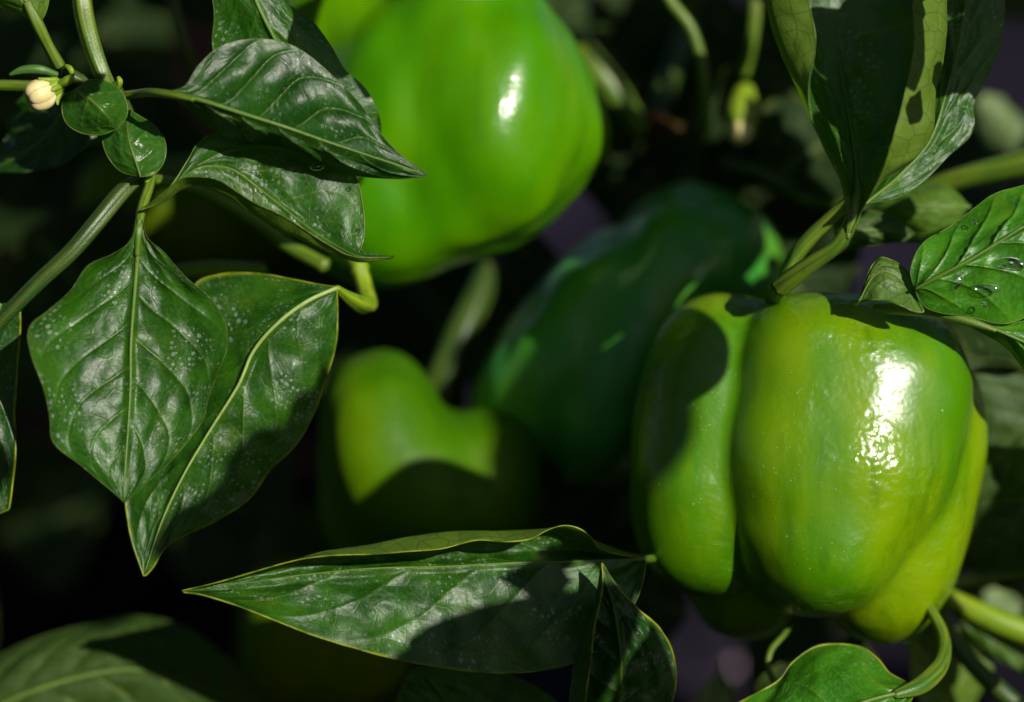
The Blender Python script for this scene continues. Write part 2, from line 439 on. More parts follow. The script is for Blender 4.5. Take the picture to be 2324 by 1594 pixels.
def make_leaf(parent, rails, vpos, mat, nu=150, nv=90, veins=7, quilt=0.10, wave=0.0, seed=1, flip=False, rimr=0.007,
              vein_mat='vein', midrib=(0.075, 0.02), label=None, arc=0.30, rough_q=0.05, midw=0.6, tipw=1.0, petiole=None, pet_mat='stem',
              bow=0.0, midrib_lift=0.0, name='leaf', vw=0.022, skew=0.0):
    """rails: point lists (camera cm) from base to tip, one per value of vpos in [-1, 1]"""
    R = [cr(r, nu) for r in rails]
    R = np.array(R)                                   # k, nu, 3
    vp = np.asarray(vpos, float)
    # non-uniform across: dense at the edges and the midrib
    s = np.linspace(-1, 1, nv)
    v = np.sign(s) * np.abs(s) ** 1.0
    # monotone-ish Hermite across
    k = len(vp)
    tang = np.zeros_like(R)
    for i in range(k):
        if 0 < i < k - 1:
            h0, h1 = vp[i] - vp[i - 1], vp[i + 1] - vp[i]
            d0, d1 = (R[i] - R[i - 1]) / h0, (R[i + 1] - R[i]) / h1
            tang[i] = (d0 * h1 + d1 * h0) / (h0 + h1)
    tang[0] = 1.5 * (R[1] - R[0]) / (vp[1] - vp[0]) - 0.5 * tang[1]
    tang[-1] = 1.5 * (R[-1] - R[-2]) / (vp[-1] - vp[-2]) - 0.5 * tang[-2]
    G = np.zeros((nu, nv, 3))
    for j, vv in enumerate(v):
        i = min(max(np.searchsorted(vp, vv, side='right') - 1, 0), k - 2)
        h = vp[i + 1] - vp[i]
        t = (vv - vp[i]) / h
        G[:, j] = ((2*t**3 - 3*t**2 + 1) * R[i] + (t**3 - 2*t**2 + t) * h * tang[i]
                   + (-2*t**3 + 3*t**2) * R[i + 1] + (t**3 - t**2) * h * tang[i + 1])
    u = np.linspace(0, 1, nu)
    U, Vv = np.meshgrid(u, v, indexing='ij')
    du = np.gradient(G, axis=0); dv = np.gradient(G, axis=1)
    N = np.cross(du, dv)
    N /= np.linalg.norm(N, axis=2)[..., None] + 1e-9
    N[0] = N[2]; N[1] = N[2]; N[-1] = N[-3]; N[-2] = N[-3]
    Lu = np.linalg.norm(du, axis=2).sum(0).mean()
    width = np.linalg.norm(dv, axis=2).sum(1)
    av = np.abs(Vv)
    side = (Vv > 0) * 0.43
    wob = vnoise(U * 5 + 3, Vv * 3 + 9, seed) * 0.05
    ph = (U + 0.10 * vnoise(U * 4 + 7, np.sign(Vv) * 2 + 5.5, seed + 9) - arc * av ** 0.85 - 0.10 * av ** 3 + wob * av) * veins + side + skew
    frac = np.abs(ph - np.round(ph))
    dist = frac / veins * Lu                           # cm along the leaf
    vein = np.exp(-(dist / vw) ** 2) * np.clip(1.15 - av ** 2 * 1.05, 0, 1)
    env = np.sin(np.pi * np.clip(U, 0, 1)) ** 0.6
    if veins <= 0:
        vein *= 0
    wloc = np.broadcast_to(width[:, None], U.shape)
    mid = np.exp(-(Vv * wloc * 0.5 / 0.10) ** 2)
    qenv = (1 - av ** 3) * env * (1 - mid)
    cell = np.sqrt(np.clip(np.sin(np.pi * np.clip(frac * 2, 0, 1) / 2), 0, 1))
    amp = 0.75 + 1.0 * vnoise(U * 4, Vv * 2.5 + 20, seed + 5)
    h = quilt * cell * qenv * amp - 0.25 * quilt * np.exp(-(dist / 0.03) ** 2) * qenv - quilt * 0.5 * mid * env
    h += rough_q * (vnoise(U * 11, Vv * 6 + 30, seed + 1) + 0.5 * vnoise(U * 24, Vv * 13 + 30, seed + 2)) * qenv
    h += 0.16 * (vnoise(U * 3.3 + 4, Vv * 1.8 + 11, seed + 31)) * (1 - mid) * env * min(1.0, Lu / 5)
    h += wave * np.sin(U * 2 * np.pi * 3.1 + seed + Vv) * av ** 3 * env
    h += wave * 1.2 * vnoise(U * 7, Vv * 2, seed + 3) * av ** 2 * env
    sg = -1.0 if flip else 1.0
    G = G + N * (h * sg)[..., None]
    V = G.reshape(-1, 3)
    if label:
        LEAFV[label] = (V, (N * sg).reshape(-1, 3))
    F = grid_faces(nu, nv)
    if flip:
        F = F[:, ::-1]
    uvg = np.stack([U * Lu, Vv * 0.5 * width.max() * 0.9], -1).reshape(-1, 2) + seed * 13.7
    rim = np.clip((av - 0.975) / 0.02, 0, 1).reshape(-1) * (0.6 if rimr > 0.025 else 0.15)
    # tip colouring
    vein_a = np.maximum(vein * 0.8 * (1 - mid), mid * 0.55 * np.clip(1.2 - U, 0.2, 1)).reshape(-1)
    Vs, Fs, uvs, rims, vs = [V], [F], [uvg], [rim], [vein_a]
    off = len(V)
    if rimr > 0:
        # thickened margin running round the blade
        edge = np.vstack([G[:, 0], G[::-1, -1][1:]])
        segn = len(edge)
        t = np.gradient(edge, axis=0); t /= np.linalg.norm(t, axis=1)[:, None] + 1e-9
        nn = np.vstack([N[:, 0], N[::-1, -1][1:]])
        nn = nn - t * (nn * t).sum(1)[:, None]; nn /= np.linalg.norm(nn, axis=1)[:, None] + 1e-9
        bb = np.cross(t, nn)
        n6 = 6
        rr = rimr * (0.8 + 0.5 * (vnoise(np.arange(segn) * 0.2, np.zeros(segn), seed + 8) + 0.5))
        ring = []
        for k6 in range(n6):
            th = 2 * math.pi * k6 / n6
            ring.append(edge + nn * (rr * math.cos(th))[:, None] * 0.8 + bb * (rr * math.sin(th))[:, None])
        RV = np.stack(ring, axis=1).reshape(-1, 3)
        RF = grid_faces(segn, n6, off, closed=True)
        Vs.append(RV); Fs.append(RF)
        uvs.append(np.repeat(np.stack([np.linspace(0, 2 * Lu, segn), np.zeros(segn)], 1), n6, axis=0))
        rims.append(np.full(len(RV), 1.0 if rimr > 0.025 else 0.3)); vs.append(np.zeros(len(RV)))
    V = np.vstack(Vs); F = np.vstack(Fs)
    mc = nv // 2
    mline = (G[:, mc] + G[:, (nv - 1) // 2]) * 0.5 if nv % 2 == 0 else G[:, mc]
    o = mesh_obj(name, V, F, M[mat], parent, np.asarray(mline[0]), np.vstack(uvs),
                 {'vein': np.concatenate(vs), 'rim': np.concatenate(rims)}, label)
    nm = (N[:, mc] * sg)
    if midrib:
        idx = np.linspace(0, nu - 3, 26).astype(int)
        pth = mline[idx] + nm[idx] * (0.012 + midrib_lift)
        rr = midw * midrib[0] * (1 - idx / nu) ** 0.8 + midrib[1] * 0.8
        tube_obj('midrib', pth, rr, M[vein_mat], o, n=10, seg=90, ridge=0.0)
    if petiole:
        pth, rad = petiole
        tube_obj('petiole', pth, rad, M[pet_mat], o, n=14, seg=70, ridge=0.09, nr=5, groove=0.3)
    return o


def rl(*pts, k=1.0, o=0.0, sx=0.0, x0=0.0):
    return [P(x, y, d * k + o + sx * (x - x0) / 100.0) for x, y, d in pts]


def far_leaf(parent, base, tip, width, face, mat='leaf_far', bend=0.8, vfold=0.25, seed=0, nu=36, nv=21, label=None, petiole=None, curl=0.0, name='leaf', veins=6, quilt=0.08, rimr=0.02, midrib=(0.06, 0.02)):
    """a leaf from base to tip (camera cm); face: rough direction its upper side looks to"""
    base, tip = np.asarray(base, float), np.asarray(tip, float)
    ax = tip - base
    L = np.linalg.norm(ax); a = ax / L
    f = np.asarray(face, float); f = f - a * f.dot(a); f /= np.linalg.norm(f)
    w = np.cross(a, f)
    u = np.linspace(0, 1, 12)
    r = np.random.RandomState(seed + 100)
    prof = np.interp(u, [0, 0.04, 0.13, 0.28, 0.42, 0.6, 0.78, 0.92, 1.0], [0.03, 0.10, 0.62, 0.95, 1.0, 0.80, 0.45, 0.13, 0.01])
    mid = base + a * (u * L)[:, None] + f * (bend * 4 * u * (1 - u) * (0.8 + 0.4 * r.rand()))[:, None]
    rails = []
    vps = [-1, -0.5, 0, 0.5, 1]
    for v in vps:
        dz = vfold * abs(v) ** 1.5 * width * 0.5 - curl * max(0, abs(v) - 0.5) * width
        rails.append(list(mid + w * (v * prof * width * 0.5)[:, None] + f * (dz * prof)[:, None]))
    return make_leaf(parent, rails, vps, mat, nu=nu, nv=nv, veins=veins, quilt=quilt, wave=0.12, seed=seed + 1, rimr=rimr,
                     vein_mat='vein_dark', midrib=midrib, label=label, petiole=petiole, name=name, flip=True)


# ------------------------------------------------------------------ peppers
def sdf_lobes(p, lobes, k):
    d = None
    for c, r, roll, taper, tilt, kk in lobes:
        kq = kk or k
        q = p - c
        cs, sn = math.cos(roll), math.sin(roll)
        x = q[:, 0] * cs + q[:, 1] * sn
        y = -q[:, 0] * sn + q[:, 1] * cs
        z = q[:, 2]
        ct, st = math.cos(tilt), math.sin(tilt)
        y, z = y * ct + z * st, -y * st + z * ct
        sc = 1 + taper * np.clip(y / r[1], -1.3, 1.3)
        x = x / sc; z = z / sc
        q = np.stack([x, y, z], 1)
        pw = 2.5
        a_ = np.abs(q / r) + 1e-6
        k0 = (a_ ** pw).sum(1) ** (1 / pw)
        gk = a_ ** (pw - 1) / r * (k0 ** (1 - pw))[:, None]
        di = (k0 - 1) / (np.linalg.norm(gk, axis=1) + 1e-9)
        if d is None:
            d = di
        else:
            h = np.clip(0.5 + 0.5 * (d - di) / kq, 0, 1)
            d = d * (1 - h) + di * h - kq * h * (1 - h)
    return d


def pepper_body(name, lobes, k, mat, parent, voxel=0.08, dents=0.03, seed=0, pivot=None, label=None):
    Vs, Fs = [], []
    off = 0
    for c, r, roll, taper, tilt, kk in lobes:
        nu_, nv_ = 48, 32
        th = np.linspace(0, 2 * np.pi, nu_, endpoint=False)
        ph = np.linspace(0.02, np.pi - 0.02, nv_)
        PH, TH = np.meshgrid(ph, th, indexing='ij')
        x, y, z = np.sin(PH) * np.cos(TH), np.cos(PH), np.sin(PH) * np.sin(TH)
        sc = 1 + taper * y
        x, y, z = x * r[0] * sc, y * r[1], z * r[2] * sc
        ct, st = math.cos(tilt), math.sin(tilt)
        y, z = y * ct - z * st, y * st + z * ct
        cs, sn = math.cos(roll), math.sin(roll)
        x, y = x * cs - y * sn, x * sn + y * cs
        V = np.stack([x, y, z], -1).reshape(-1, 3) + c
        F = grid_faces(nv_, nu_, off, closed=True)
        # closing quads at the poles
        cap = []
        for base_i in (0, (nv_ - 1) * nu_):
            for q in range(0, nu_ // 2 - 1):
                a, b, c2, d2 = q, q + 1, nu_ - 2 - q, nu_ - 1 - q
                cap.append([off + base_i + a, off + base_i + b, off + base_i + c2, off + base_i + d2])
        Vs.append(V); Fs.append(F); Fs.append(np.array(cap))
        off += len(V)
    V = np.vstack(Vs); F = np.vstack(Fs)
    me = bpy.data.meshes.new('tmp')
    me.from_pydata(V.tolist(), [], F.tolist())
    tmp = bpy.data.objects.new('tmp', me)
    COL.objects.link(tmp)
    md = tmp.modifiers.new('r', 'REMESH'); md.mode = 'VOXEL'; md.voxel_size = voxel
    dg = bpy.context.evaluated_depsgraph_get()
    ev = tmp.evaluated_get(dg)
    m2 = bpy.data.meshes.new_from_object(ev)
    n = len(m2.vertices)
    V = np.zeros(n * 3, np.float32); m2.vertices.foreach_get('co', V); V = V.reshape(-1, 3).astype(float)
    nf = len(m2.polygons)
    F = np.zeros(nf * 4, np.int32); m2.polygons.foreach_get('vertices', F); F = F.reshape(-1, 4)
    bpy.data.objects.remove(tmp); bpy.data.meshes.remove(me); bpy.data.meshes.remove(m2)
    e = 1e-3

    def smooth(V, it):
        E = np.vstack([F[:, [0, 1]], F[:, [1, 2]], F[:, [2, 3]], F[:, [3, 0]]])
        cnt = np.bincount(E[:, 0], minlength=n) + np.bincount(E[:, 1], minlength=n)
        for _ in range(it):
            A = np.stack([np.bincount(E[:, 0], V[E[:, 1], c_], n) + np.bincount(E[:, 1], V[E[:, 0], c_], n) for c_ in range(3)], 1)
            V = 0.5 * V + 0.5 * A / cnt[:, None]
        return V

    def grad(p):
        return np.stack([(sdf_lobes(p + np.eye(3)[i] * e, lobes, k) - sdf_lobes(p - np.eye(3)[i] * e, lobes, k)) / (2 * e) for i in range(3)], 1)
    V = smooth(V, 4)
    for _ in range(5):
        g = grad(V)
        d = sdf_lobes(V, lobes, k)
        V = V - g * (np.clip(d, -0.3, 0.3) / np.maximum((g * g).sum(1), 0.2))[:, None]
        V = smooth(V, 1)
    g = grad(V); g /= np.linalg.norm(g, axis=1)[:, None] + 1e-9
    r = np.random.RandomState(seed)
    h = np.zeros(n)
    for fr, am in ((0.9, 1.6), (1.7, 1.0), (3.2, 0.45)):
        for _ in range(7):
            dv = r.randn(3); dv[1] *= 0.6
            dv *= fr / np.linalg.norm(dv) * 1.6
            h += am * np.sin(V @ dv + r.rand() * 6.28) / 7 ** 0.5
    V = V + g * (h * dents)[:, None]
    V = smooth(V, 1)
    FRUIT.append((V, g))
    return mesh_obj(name, V, F, mat, parent, pivot, label=label)


FRUIT = []


def lobe(px, py, d, rx, ry, rz, roll=0, taper=0.0, tilt=0, k=None):
    s = (D0 + d) / D0 * PX
    return (P(px, py, d), np.array([rx * s, ry * s, rz]), math.radians(roll), taper, math.radians(tilt), k)


G_PEP = 'green bell peppers among the leaves'

# front pepper, sharp, lower right
piv = P(1830, 1040, 4.6)
pf = thing('bell_pepper', piv, 'large glossy yellow-green bell pepper in sharp focus, white sun highlight on its middle lobe', 'bell pepper', G_PEP)
pepper_body('fruit', [
    lobe(1912, 955, 3.9, 278, 288, 3.05, roll=-9, taper=0.10, tilt=-7),
    lobe(1842, 1180, 3.9, 198, 205, 3.0, roll=-8, taper=0.12, tilt=-4, k=1.8),
    lobe(1866, 1268, 3.8, 100, 84, 2.85, roll=0, tilt=-6, k=1.2),
    lobe(1622, 1010, 5.0, 187, 345, 2.85, roll=-7, taper=0.03, tilt=-6),
    lobe(2045, 1125, 5.6, 165, 340, 2.85, roll=-13, tilt=3, k=0.38),
    lobe(1690, 1190, 7.6, 145, 260, 2.6, roll=0),
    lobe(2082, 960, 7.2, 118, 235, 2.8, roll=4),
    lobe(1830, 1000, 6.6, 300, 270, 2.8),
], 0.24, M['pepper_front'], pf, voxel=0.065, dents=0.022, seed=3, pivot=piv)
# the bright pepper at the top
piv = P(1030, 250, 7.3)
pt = thing('bell_pepper', piv, 'very bright green bell pepper at the top of the frame, cut off by its edge', 'bell pepper', G_PEP)
pepper_body('fruit', [
    lobe(1108, 280, 8.3, 205, 280, 3.6, roll=-3, tilt=-7),
    lobe(915, 400, 8.9, 265, 235, 3.5, roll=26, tilt=0),
    lobe(1210, 330, 9.2, 170, 125, 2.7, roll=30),
    lobe(1050, -60, 9.2, 175, 250, 3.4, roll=0),
    lobe(840, 140, 10.8, 210, 320, 3.4),
    lobe(1020, 250, 9.3, 290, 240, 4.0),
], 0.9, M['pepper_top'], pt, voxel=0.13, dents=0.045, seed=11, pivot=piv)
# dark pepper behind, centre
piv = P(1400, 760, 11.7)
pb = thing('bell_pepper', piv, 'dark green blurred bell pepper behind and left of the sharp front pepper', 'bell pepper', G_PEP)
pepper_body('fruit', [
    lobe(1290, 790, 11.7, 140, 300, 3.6, roll=-36, taper=0.0),
    lobe(1430, 800, 11.2, 130, 330, 3.4, roll=-24),
    lobe(1570, 590, 11.8, 160, 160, 3.6, roll=-20),
    lobe(1600, 720, 13.2, 150, 260, 3.2, roll=-16),
    lobe(1420, 960, 12.2, 110, 130, 2.4, roll=0),
], 0.7, M['pepper_back'], pb, voxel=0.13, dents=0.05, seed=21, pivot=piv)
# lime pepper lower middle
piv = P(980, 1060, 14.0)
pl = thing('bell_pepper', piv, 'blurred lime green bell pepper with upright stalk, above the long lower leaf', 'bell pepper', G_PEP)
pepper_body('fruit', [
    lobe(880, 1000, 9.9, 150, 205, 3.2, roll=14, taper=-0.12),
    lobe(960, 1070, 10.1, 160, 130, 3.2, roll=0),
    lobe(1120, 1065, 10.3, 112, 145, 2.8, roll=0),
    lobe(1010, 1145, 9.7, 190, 112, 2.9, roll=0),
    lobe(840, 1110, 11.5, 120, 160, 2.8),
], 0.7, M['pepper_low'], pl, voxel=0.12, dents=0.04, seed=31, pivot=piv)
tube_obj('stalk', rl((990, 935, 13.6), (1010, 860, 13.2), (1045, 760, 13.2), (1090, 660, 13.8), (1120, 585, 14.6)), [0.85, 0.62, 0.52, 0.45, 0.42], M['stem_dark'], pl, n=20, ridge=0.06, nr=5)
cv = []
V_, F_ = [], []
tubeV, tubeF, _, _ = tube(rl((985, 960, 13.8), (988, 940, 13.7), (992, 915, 13.6)), [1.25, 1.15, 0.7], n=30, seg=12, ridge=0.1, nr=5)
mesh_obj('calyx', tubeV[:-2], tubeF, M['calyx'], pl, P(985, 950, 13.8), uv=np.zeros((len(tubeV) - 2, 2)))
# dim peppers in shade
piv = P(740, 1440, 15.0)
pd = thing('bell_pepper', piv, 'dim olive bell pepper in shade under the long horizontal leaf', 'bell pepper', G_PEP)
pepper_body('fruit', [
    lobe(690, 1430, 15.0, 135, 165, 3.2, roll=8),
    lobe(810, 1440, 15.2, 125, 150, 3.2, roll=-6),
], 0.6, M['pepper_dim'], pd, voxel=0.16, dents=0.05, seed=41, pivot=piv)
piv = P(420, 490, 20.0)
pe = thing('bell_pepper', piv, 'barely visible brownish bell pepper in deep shade behind the upper left branch', 'bell pepper', G_PEP)
pepper_body('fruit', [
    lobe(330, 480, 20.0, 150, 120, 3.4, roll=-8),
    lobe(500, 500, 20.0, 150, 130, 3.6, roll=8),
], 0.8, M['pepper_dim'], pe, voxel=0.2, dents=0.05, seed=51, pivot=piv)

# ------------------------------------------------------------------ branch with the bud, upper left
bl = thing('pepper_plant', P(250, 230, 1.5), 'leafy pepper branch with a cream flower bud at the upper left', 'plant')
tube_obj('stem', rl((185, -60, 1.2), (188, 10, 1.2), (205, 90, 1.0), (232, 165, 0.9), (245, 190, 1.0)), [0.27, 0.26, 0.25, 0.22, 0.2], M['stem'], bl, n=20, ridge=0.13, nr=5, seg=80)
tube_obj('stem', rl((255, 195, 1.6), (285, 250, 2.2), (318, 330, 2.2), (335, 400, 1.8)), [0.2, 0.18, 0.17, 0.17], M['stem_dark'], bl, n=14, ridge=0.1)
tube_obj('stem', rl((145, 160, 1.2), (180, 182, 1.3), (240, 200, 1.4), (275, 215, 1.5)), [0.16, 0.17, 0.18, 0.14], M['stem_dark'], bl, n=14, ridge=0.1)
tube_obj('stem', rl((-40, 193, 2.4), (30, 195, 2.2), (80, 196, 2.0), (130, 190, 1.6)), [0.13, 0.14, 0.14, 0.12], M['stem'], bl, n=14, ridge=0.12)
for sp in (((268, 200, 0.9), (272, 185, 0.8), (268, 175, 0.8)), ((345, 402, 1.6), (335, 412, 1.4), (338, 425, 1.4)), ((150, 150, 0.9), (160, 158, 0.8), (164, 170, 0.8))):
    tube_obj('leaf_bud', rl(*sp), [0.06, 0.085, 0.05], M['stem_bright'], bl, n=10, seg=14)

# L1: big sharp leaf pointing to the bright pepper
make_leaf(bl, [
    rl((385, 208, 0.1), (420, 195, 0.6), (450, 150, 1.1), (500, 106, 1.6), (565, 90, 1.9), (640, 97, 1.8), (700, 125, 1.6), (765, 180, 1.3), (815, 235, 1.0), (860, 300, 0.6), (910, 352, 0.2), (969, 397, -0.2), k=0.25, o=-0.9, sx=0.28, x0=385),
    rl((385, 210, 0.1), (440, 190, 0.1), (520, 165, 0.3), (620, 170, 0.4), (720, 225, 0.2), (800, 290, 0.0), (880, 348, -0.2), (969, 398, -0.2), k=0.40, o=-0.9, sx=0.28, x0=385),
    rl((385, 212, 0.1), (450, 228, -0.4), (550, 262, -0.8), (650, 295, -0.9), (750, 330, -0.8), (850, 362, -0.5), (969, 399, -0.2), k=0.60, o=-0.9, sx=0.28, x0=385),
    rl((385, 214, 0.1), (450, 245, -0.1), (540, 288, -0.3), (640, 318, -0.4), (740, 358, -0.4), (850, 388, -0.3), (969, 399, -0.2), k=1.00, o=-0.9, sx=0.28, x0=385),
    rl((385, 216, 0.1), (420, 245, 0.6), (470, 285, 1.0), (530, 320, 1.2), (600, 327, 1.1), (680, 343, 0.9), (760, 383, 0.5), (820, 404, 0.2), (900, 409, 0.0), (969, 400, -0.2), k=1.00, o=-0.9, sx=0.28, x0=385),
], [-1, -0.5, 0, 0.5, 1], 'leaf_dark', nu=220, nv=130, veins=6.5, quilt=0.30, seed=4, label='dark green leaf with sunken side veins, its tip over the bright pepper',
    petiole=(rl((275, 218, 1.4), (310, 213, 0.9), (350, 210, -0.4), (400, 217, -0.9), (440, 226, -1.1)), [0.12, 0.11, 0.11, 0.10, 0.07]), arc=0.24, wave=0.03)
# L2: leaf behind L1 at the top
make_leaf(bl, [
    rl((470, -60, 1.2), (486, 30, 1.3), (484, 110, 1.5), (520, 200, 1.8), (600, 300, 2.2), (730, 400, 2.6), (800, 420, 2.8)),
    rl((555, -80, 1.0), (580, 0, 0.9), (640, 120, 1.2), (720, 270, 1.8), (800, 420, 2.8)),
    rl((600, -80, 1.2), (660, 40, 1.1), (715, 140, 1.3), (775, 280, 1.9), (800, 420, 2.8)),
    rl((600, -80, 1.5), (645, 2, 1.6), (700, 42, 1.7), (748, 105, 1.8), (780, 160, 1.9), (823, 198, 2.1), (850, 240, 2.2), (863, 290, 2.4), (850, 360, 2.6), (800, 420, 2.8)),
], [-1, 0, 0.55, 1], 'leaf', nu=110, nv=80, veins=6, quilt=0.07, seed=9, flip=True, label='green leaf half hidden behind the dark pointed leaf', arc=0.25)
# L3: leaf with its lower margin curled up towards the viewer
make_leaf(bl, [
    rl((320, 476, 1.2), (380, 430, 1.7), (428, 360, 2.0), (450, 325, 2.1), (500, 298, 2.2), (580, 300, 2.3), (680, 330, 2.3), (760, 365, 2.2), (805, 400, 2.1), (822, 460, 1.9), (826, 530, 1.7), (817, 585, 1.5), (893, 582, 1.2), k=0.8, o=-0.75),
    rl((320, 476, 1.2), (385, 430, 1.7), (440, 368, 1.9), (510, 345, 2.0), (600, 365, 2.0), (700, 425, 2.0), (770, 495, 1.9), (810, 565, 1.6), (893, 583, 1.2), k=0.8, o=-0.75),
    rl((320, 476, 1.2), (385, 435, 1.6), (450, 385, 1.7), (520, 388, 1.8), (600, 445, 1.9), (690, 515, 1.8), (760, 560, 1.6), (810, 582, 1.4), (893, 584, 1.2), k=0.8, o=-0.75),
    rl((320, 477, 1.2), (385, 443, 1.4), (430, 412, 1.4), (500, 425, 1.5), (585, 475, 1.6), (680, 535, 1.5), (760, 578, 1.4), (815, 592, 1.3), (893, 586, 1.2), k=0.8, o=-0.75),
    rl((320, 478, 1.1), (369, 460, 1.1), (414, 430, 1.0), (449, 421, 1.0), (514, 444, 1.1), (574, 484, 1.2), (623, 510, 1.2), (698, 543, 1.1), (760, 578, 1.1), (810, 596, 1.1), (893, 588, 1.1), k=0.8, o=-0.75),
    rl((320, 474, 1.1), (350, 456, 0.9), (377, 432, 0.6), (405, 408, 0.5), (434, 399, 0.4), (499, 409, 0.4), (574, 454, 0.5), (648, 489, 0.6), (748, 554, 0.8), (798, 580, 0.9), (893, 585, 1.0), k=0.8, o=-0.75),
], [-1, -0.5, 0.05, 0.4, 0.72, 1], 'leaf', nu=180, nv=130, veins=6, quilt=0.05, seed=14, label='leaf with its lower margin curled forward, water drops on its upper side',
    arc=0.25, wave=0.0, midrib=(0.03, 0.012), rimr=0.02)
tube_obj('stem', rl((340, 405, 2.4), (400, 418, 3.6), (480, 445, 4.6), (580, 500, 5.4), (660, 560, 5.6), (740, 605, 5.2)), [0.14, 0.17, 0.2, 0.22, 0.22, 0.22], M['stem'], bl, n=14, seg=50)
tube_obj('stem', rl((400, 618, 6.0), (480, 612, 6.0), (600, 615, 6.2)), [0.22, 0.24, 0.22], M['stem'], bl, n=14, seg=20)

# L4: large hanging leaf
make_leaf(bl, [
    rl((308, 500, 0.6), (296, 545, 0.5), (255, 577, 0.7), (200, 602, 0.9), (160, 655, 1.1), (110, 705, 1.3), (70, 745, 1.6), (70, 805, 1.6), (90, 880, 1.4), (112, 950, 1.3), (122, 1000, 1.2), (180, 1050, 1.0), (235, 1100, 0.8), (268, 1128, 0.6), (281, 1141, 0.5), k=-0.70, o=0.20, sx=0.15, x0=300),
    rl((312, 500, 0.4), (290, 570, 0.2), (245, 640, 0.2), (200, 730, 0.3), (180, 830, 0.3), (185, 930, 0.3), (215, 1030, 0.4), (281, 1141, 0.5), k=-0.60, o=0.25, sx=0.15, x0=300),
    rl((316, 500, 0.3), (311, 590, -0.1), (304, 680, -0.2), (297, 780, -0.2), (296, 880, -0.1), (290, 980, 0.1), (283, 1080, 0.3), (281, 1142, 0.5), k=-0.50, o=0.30, sx=0.15, x0=300),
    rl((320, 500, 0.4), (340, 570, 0.2), (385, 660, 0.1), (408, 760, 0.1), (402, 860, 0.2), (370, 960, 0.3), (325, 1060, 0.4), (282, 1141, 0.5), k=-0.30, o=0.30, sx=0.15, x0=300),
    rl((324, 500, 0.6), (335, 540, 0.6), (370, 570, 0.8), (425, 630, 1.0), (480, 680, 1.2), (512, 735, 1.3), (516, 790, 1.3), (495, 850, 1.2), (475, 900, 1.1), (462, 950, 1.0), (440, 985, 0.9), (395, 1040, 0.8), (335, 1095, 0.7), (283, 1141, 0.5), k=-0.25, o=0.30, sx=0.15, x0=300),
], [-1, -0.5, 0, 0.5, 1], 'leaf', nu=220, nv=150, veins=6.5, quilt=0.10, seed=19, flip=True, label='large broad leaf hanging point down with pale dried spots',
    petiole=(rl((345, 402, 1.7), (335, 435, 1.2), (322, 475, 0.7), (315, 520, 0.25), (311, 580, 0.3)), [0.13, 0.14, 0.13, 0.11, 0.07]), arc=0.26, wave=0.05)
# L5: the leaf behind it
make_leaf(bl, [
    rl((764, 652, 1.6), (715, 645, 1.8), (650, 632, 2.2), (570, 621, 2.5), (500, 622, 2.6), (445, 640, 2.6), (400, 740, 2.6), (330, 900, 2.6), (285, 1050, 2.3), (290, 1170, 2.0), (300, 1230, 1.8), (326, 1307, 1.7)),
    rl((764, 653, 1.6), (700, 665, 1.6), (620, 690, 1.9), (540, 740, 2.1), (470, 830, 2.2), (400, 960, 2.2), (345, 1120, 1.9), (326, 1307, 1.7)),
    rl((764, 654, 1.6), (700, 683, 1.4), (630, 735, 1.3), (575, 800, 1.4), (545, 870, 1.4), (480, 975, 1.5), (420, 1075, 1.6), (370, 1180, 1.7), (326, 1308, 1.7)),
    rl((764, 655, 1.6), (730, 715, 1.5), (690, 800, 1.5), (640, 900, 1.5), (570, 1000, 1.5), (490, 1100, 1.6), (410, 1190, 1.6), (327, 1308, 1.7)),
    rl((765, 656, 1.6), (765, 720, 1.8), (758, 800, 2.0), (735, 880, 2.1), (705, 950, 2.1), (670, 1010, 2.0), (615, 1070, 1.9), (570, 1130, 1.9), (500, 1175, 1.8), (430, 1210, 1.8), (375, 1245, 1.7), (345, 1290, 1.7), (328, 1309, 1.7)),
], [-1, -0.5, 0, 0.5, 1], 'leaf', nu=200, nv=130, veins=6.5, quilt=0.12, seed=27, flip=True, vein_mat='vein_pale', label='leaf behind the broad one with a bent pale midrib and yellow margin',
    petiole=(rl((812, 600, 4.6), (828, 650, 4.4), (835, 690, 3.8), (815, 690, 2.8), (785, 672, 2.1), (764, 654, 1.6)), [0.24, 0.25, 0.26, 0.24, 0.16, 0.09]), pet_mat='stem_bright', arc=0.28, wave=0.06, midrib=(0.08, 0.015), rimr=0.03)
tube_obj('stem', rl((775, 540, 5.6), (800, 580, 5.0), (818, 615, 4.5)), [0.24, 0.26, 0.26], M['stem_bright'], bl, n=14, ridge=0.08)
# stem to the left edge and its leaf
tube_obj('stem', rl((318, 405, 1.8), (280, 435, 1.5), (225, 500, 1.1), (165, 570, 0.9), (90, 640, 0.9), (30, 700, 1.0), (-30, 760, 1.2)), [0.15, 0.22, 0.23, 0.22, 0.21, 0.2, 0.2], M['stem_dark'], bl, n=18, ridge=0.13, nr=5, seg=90)
make_leaf(bl, [
    rl((-60, 700, 1.6), (-120, 850, 2.2), (-110, 1020, 2.2), (0, 1166, 1.6)),
    rl((0, 690, 1.0), (-30, 850, 1.4), (-30, 1020, 1.4), (0, 1166, 1.6)),
    rl((45, 680, 1.1), (45, 760, 1.3), (38, 850, 1.4), (32, 930, 1.4), (35, 1010, 1.4), (28, 1100, 1.5), (20, 1160, 1.6)),
], [-1, 0, 1], 'leaf_dark', nu=90, nv=50, veins=5, quilt=0.08, seed=33, flip=True, label='dark narrow leaf cut by the left edge of the picture', wave=0.05, rimr=0.04)
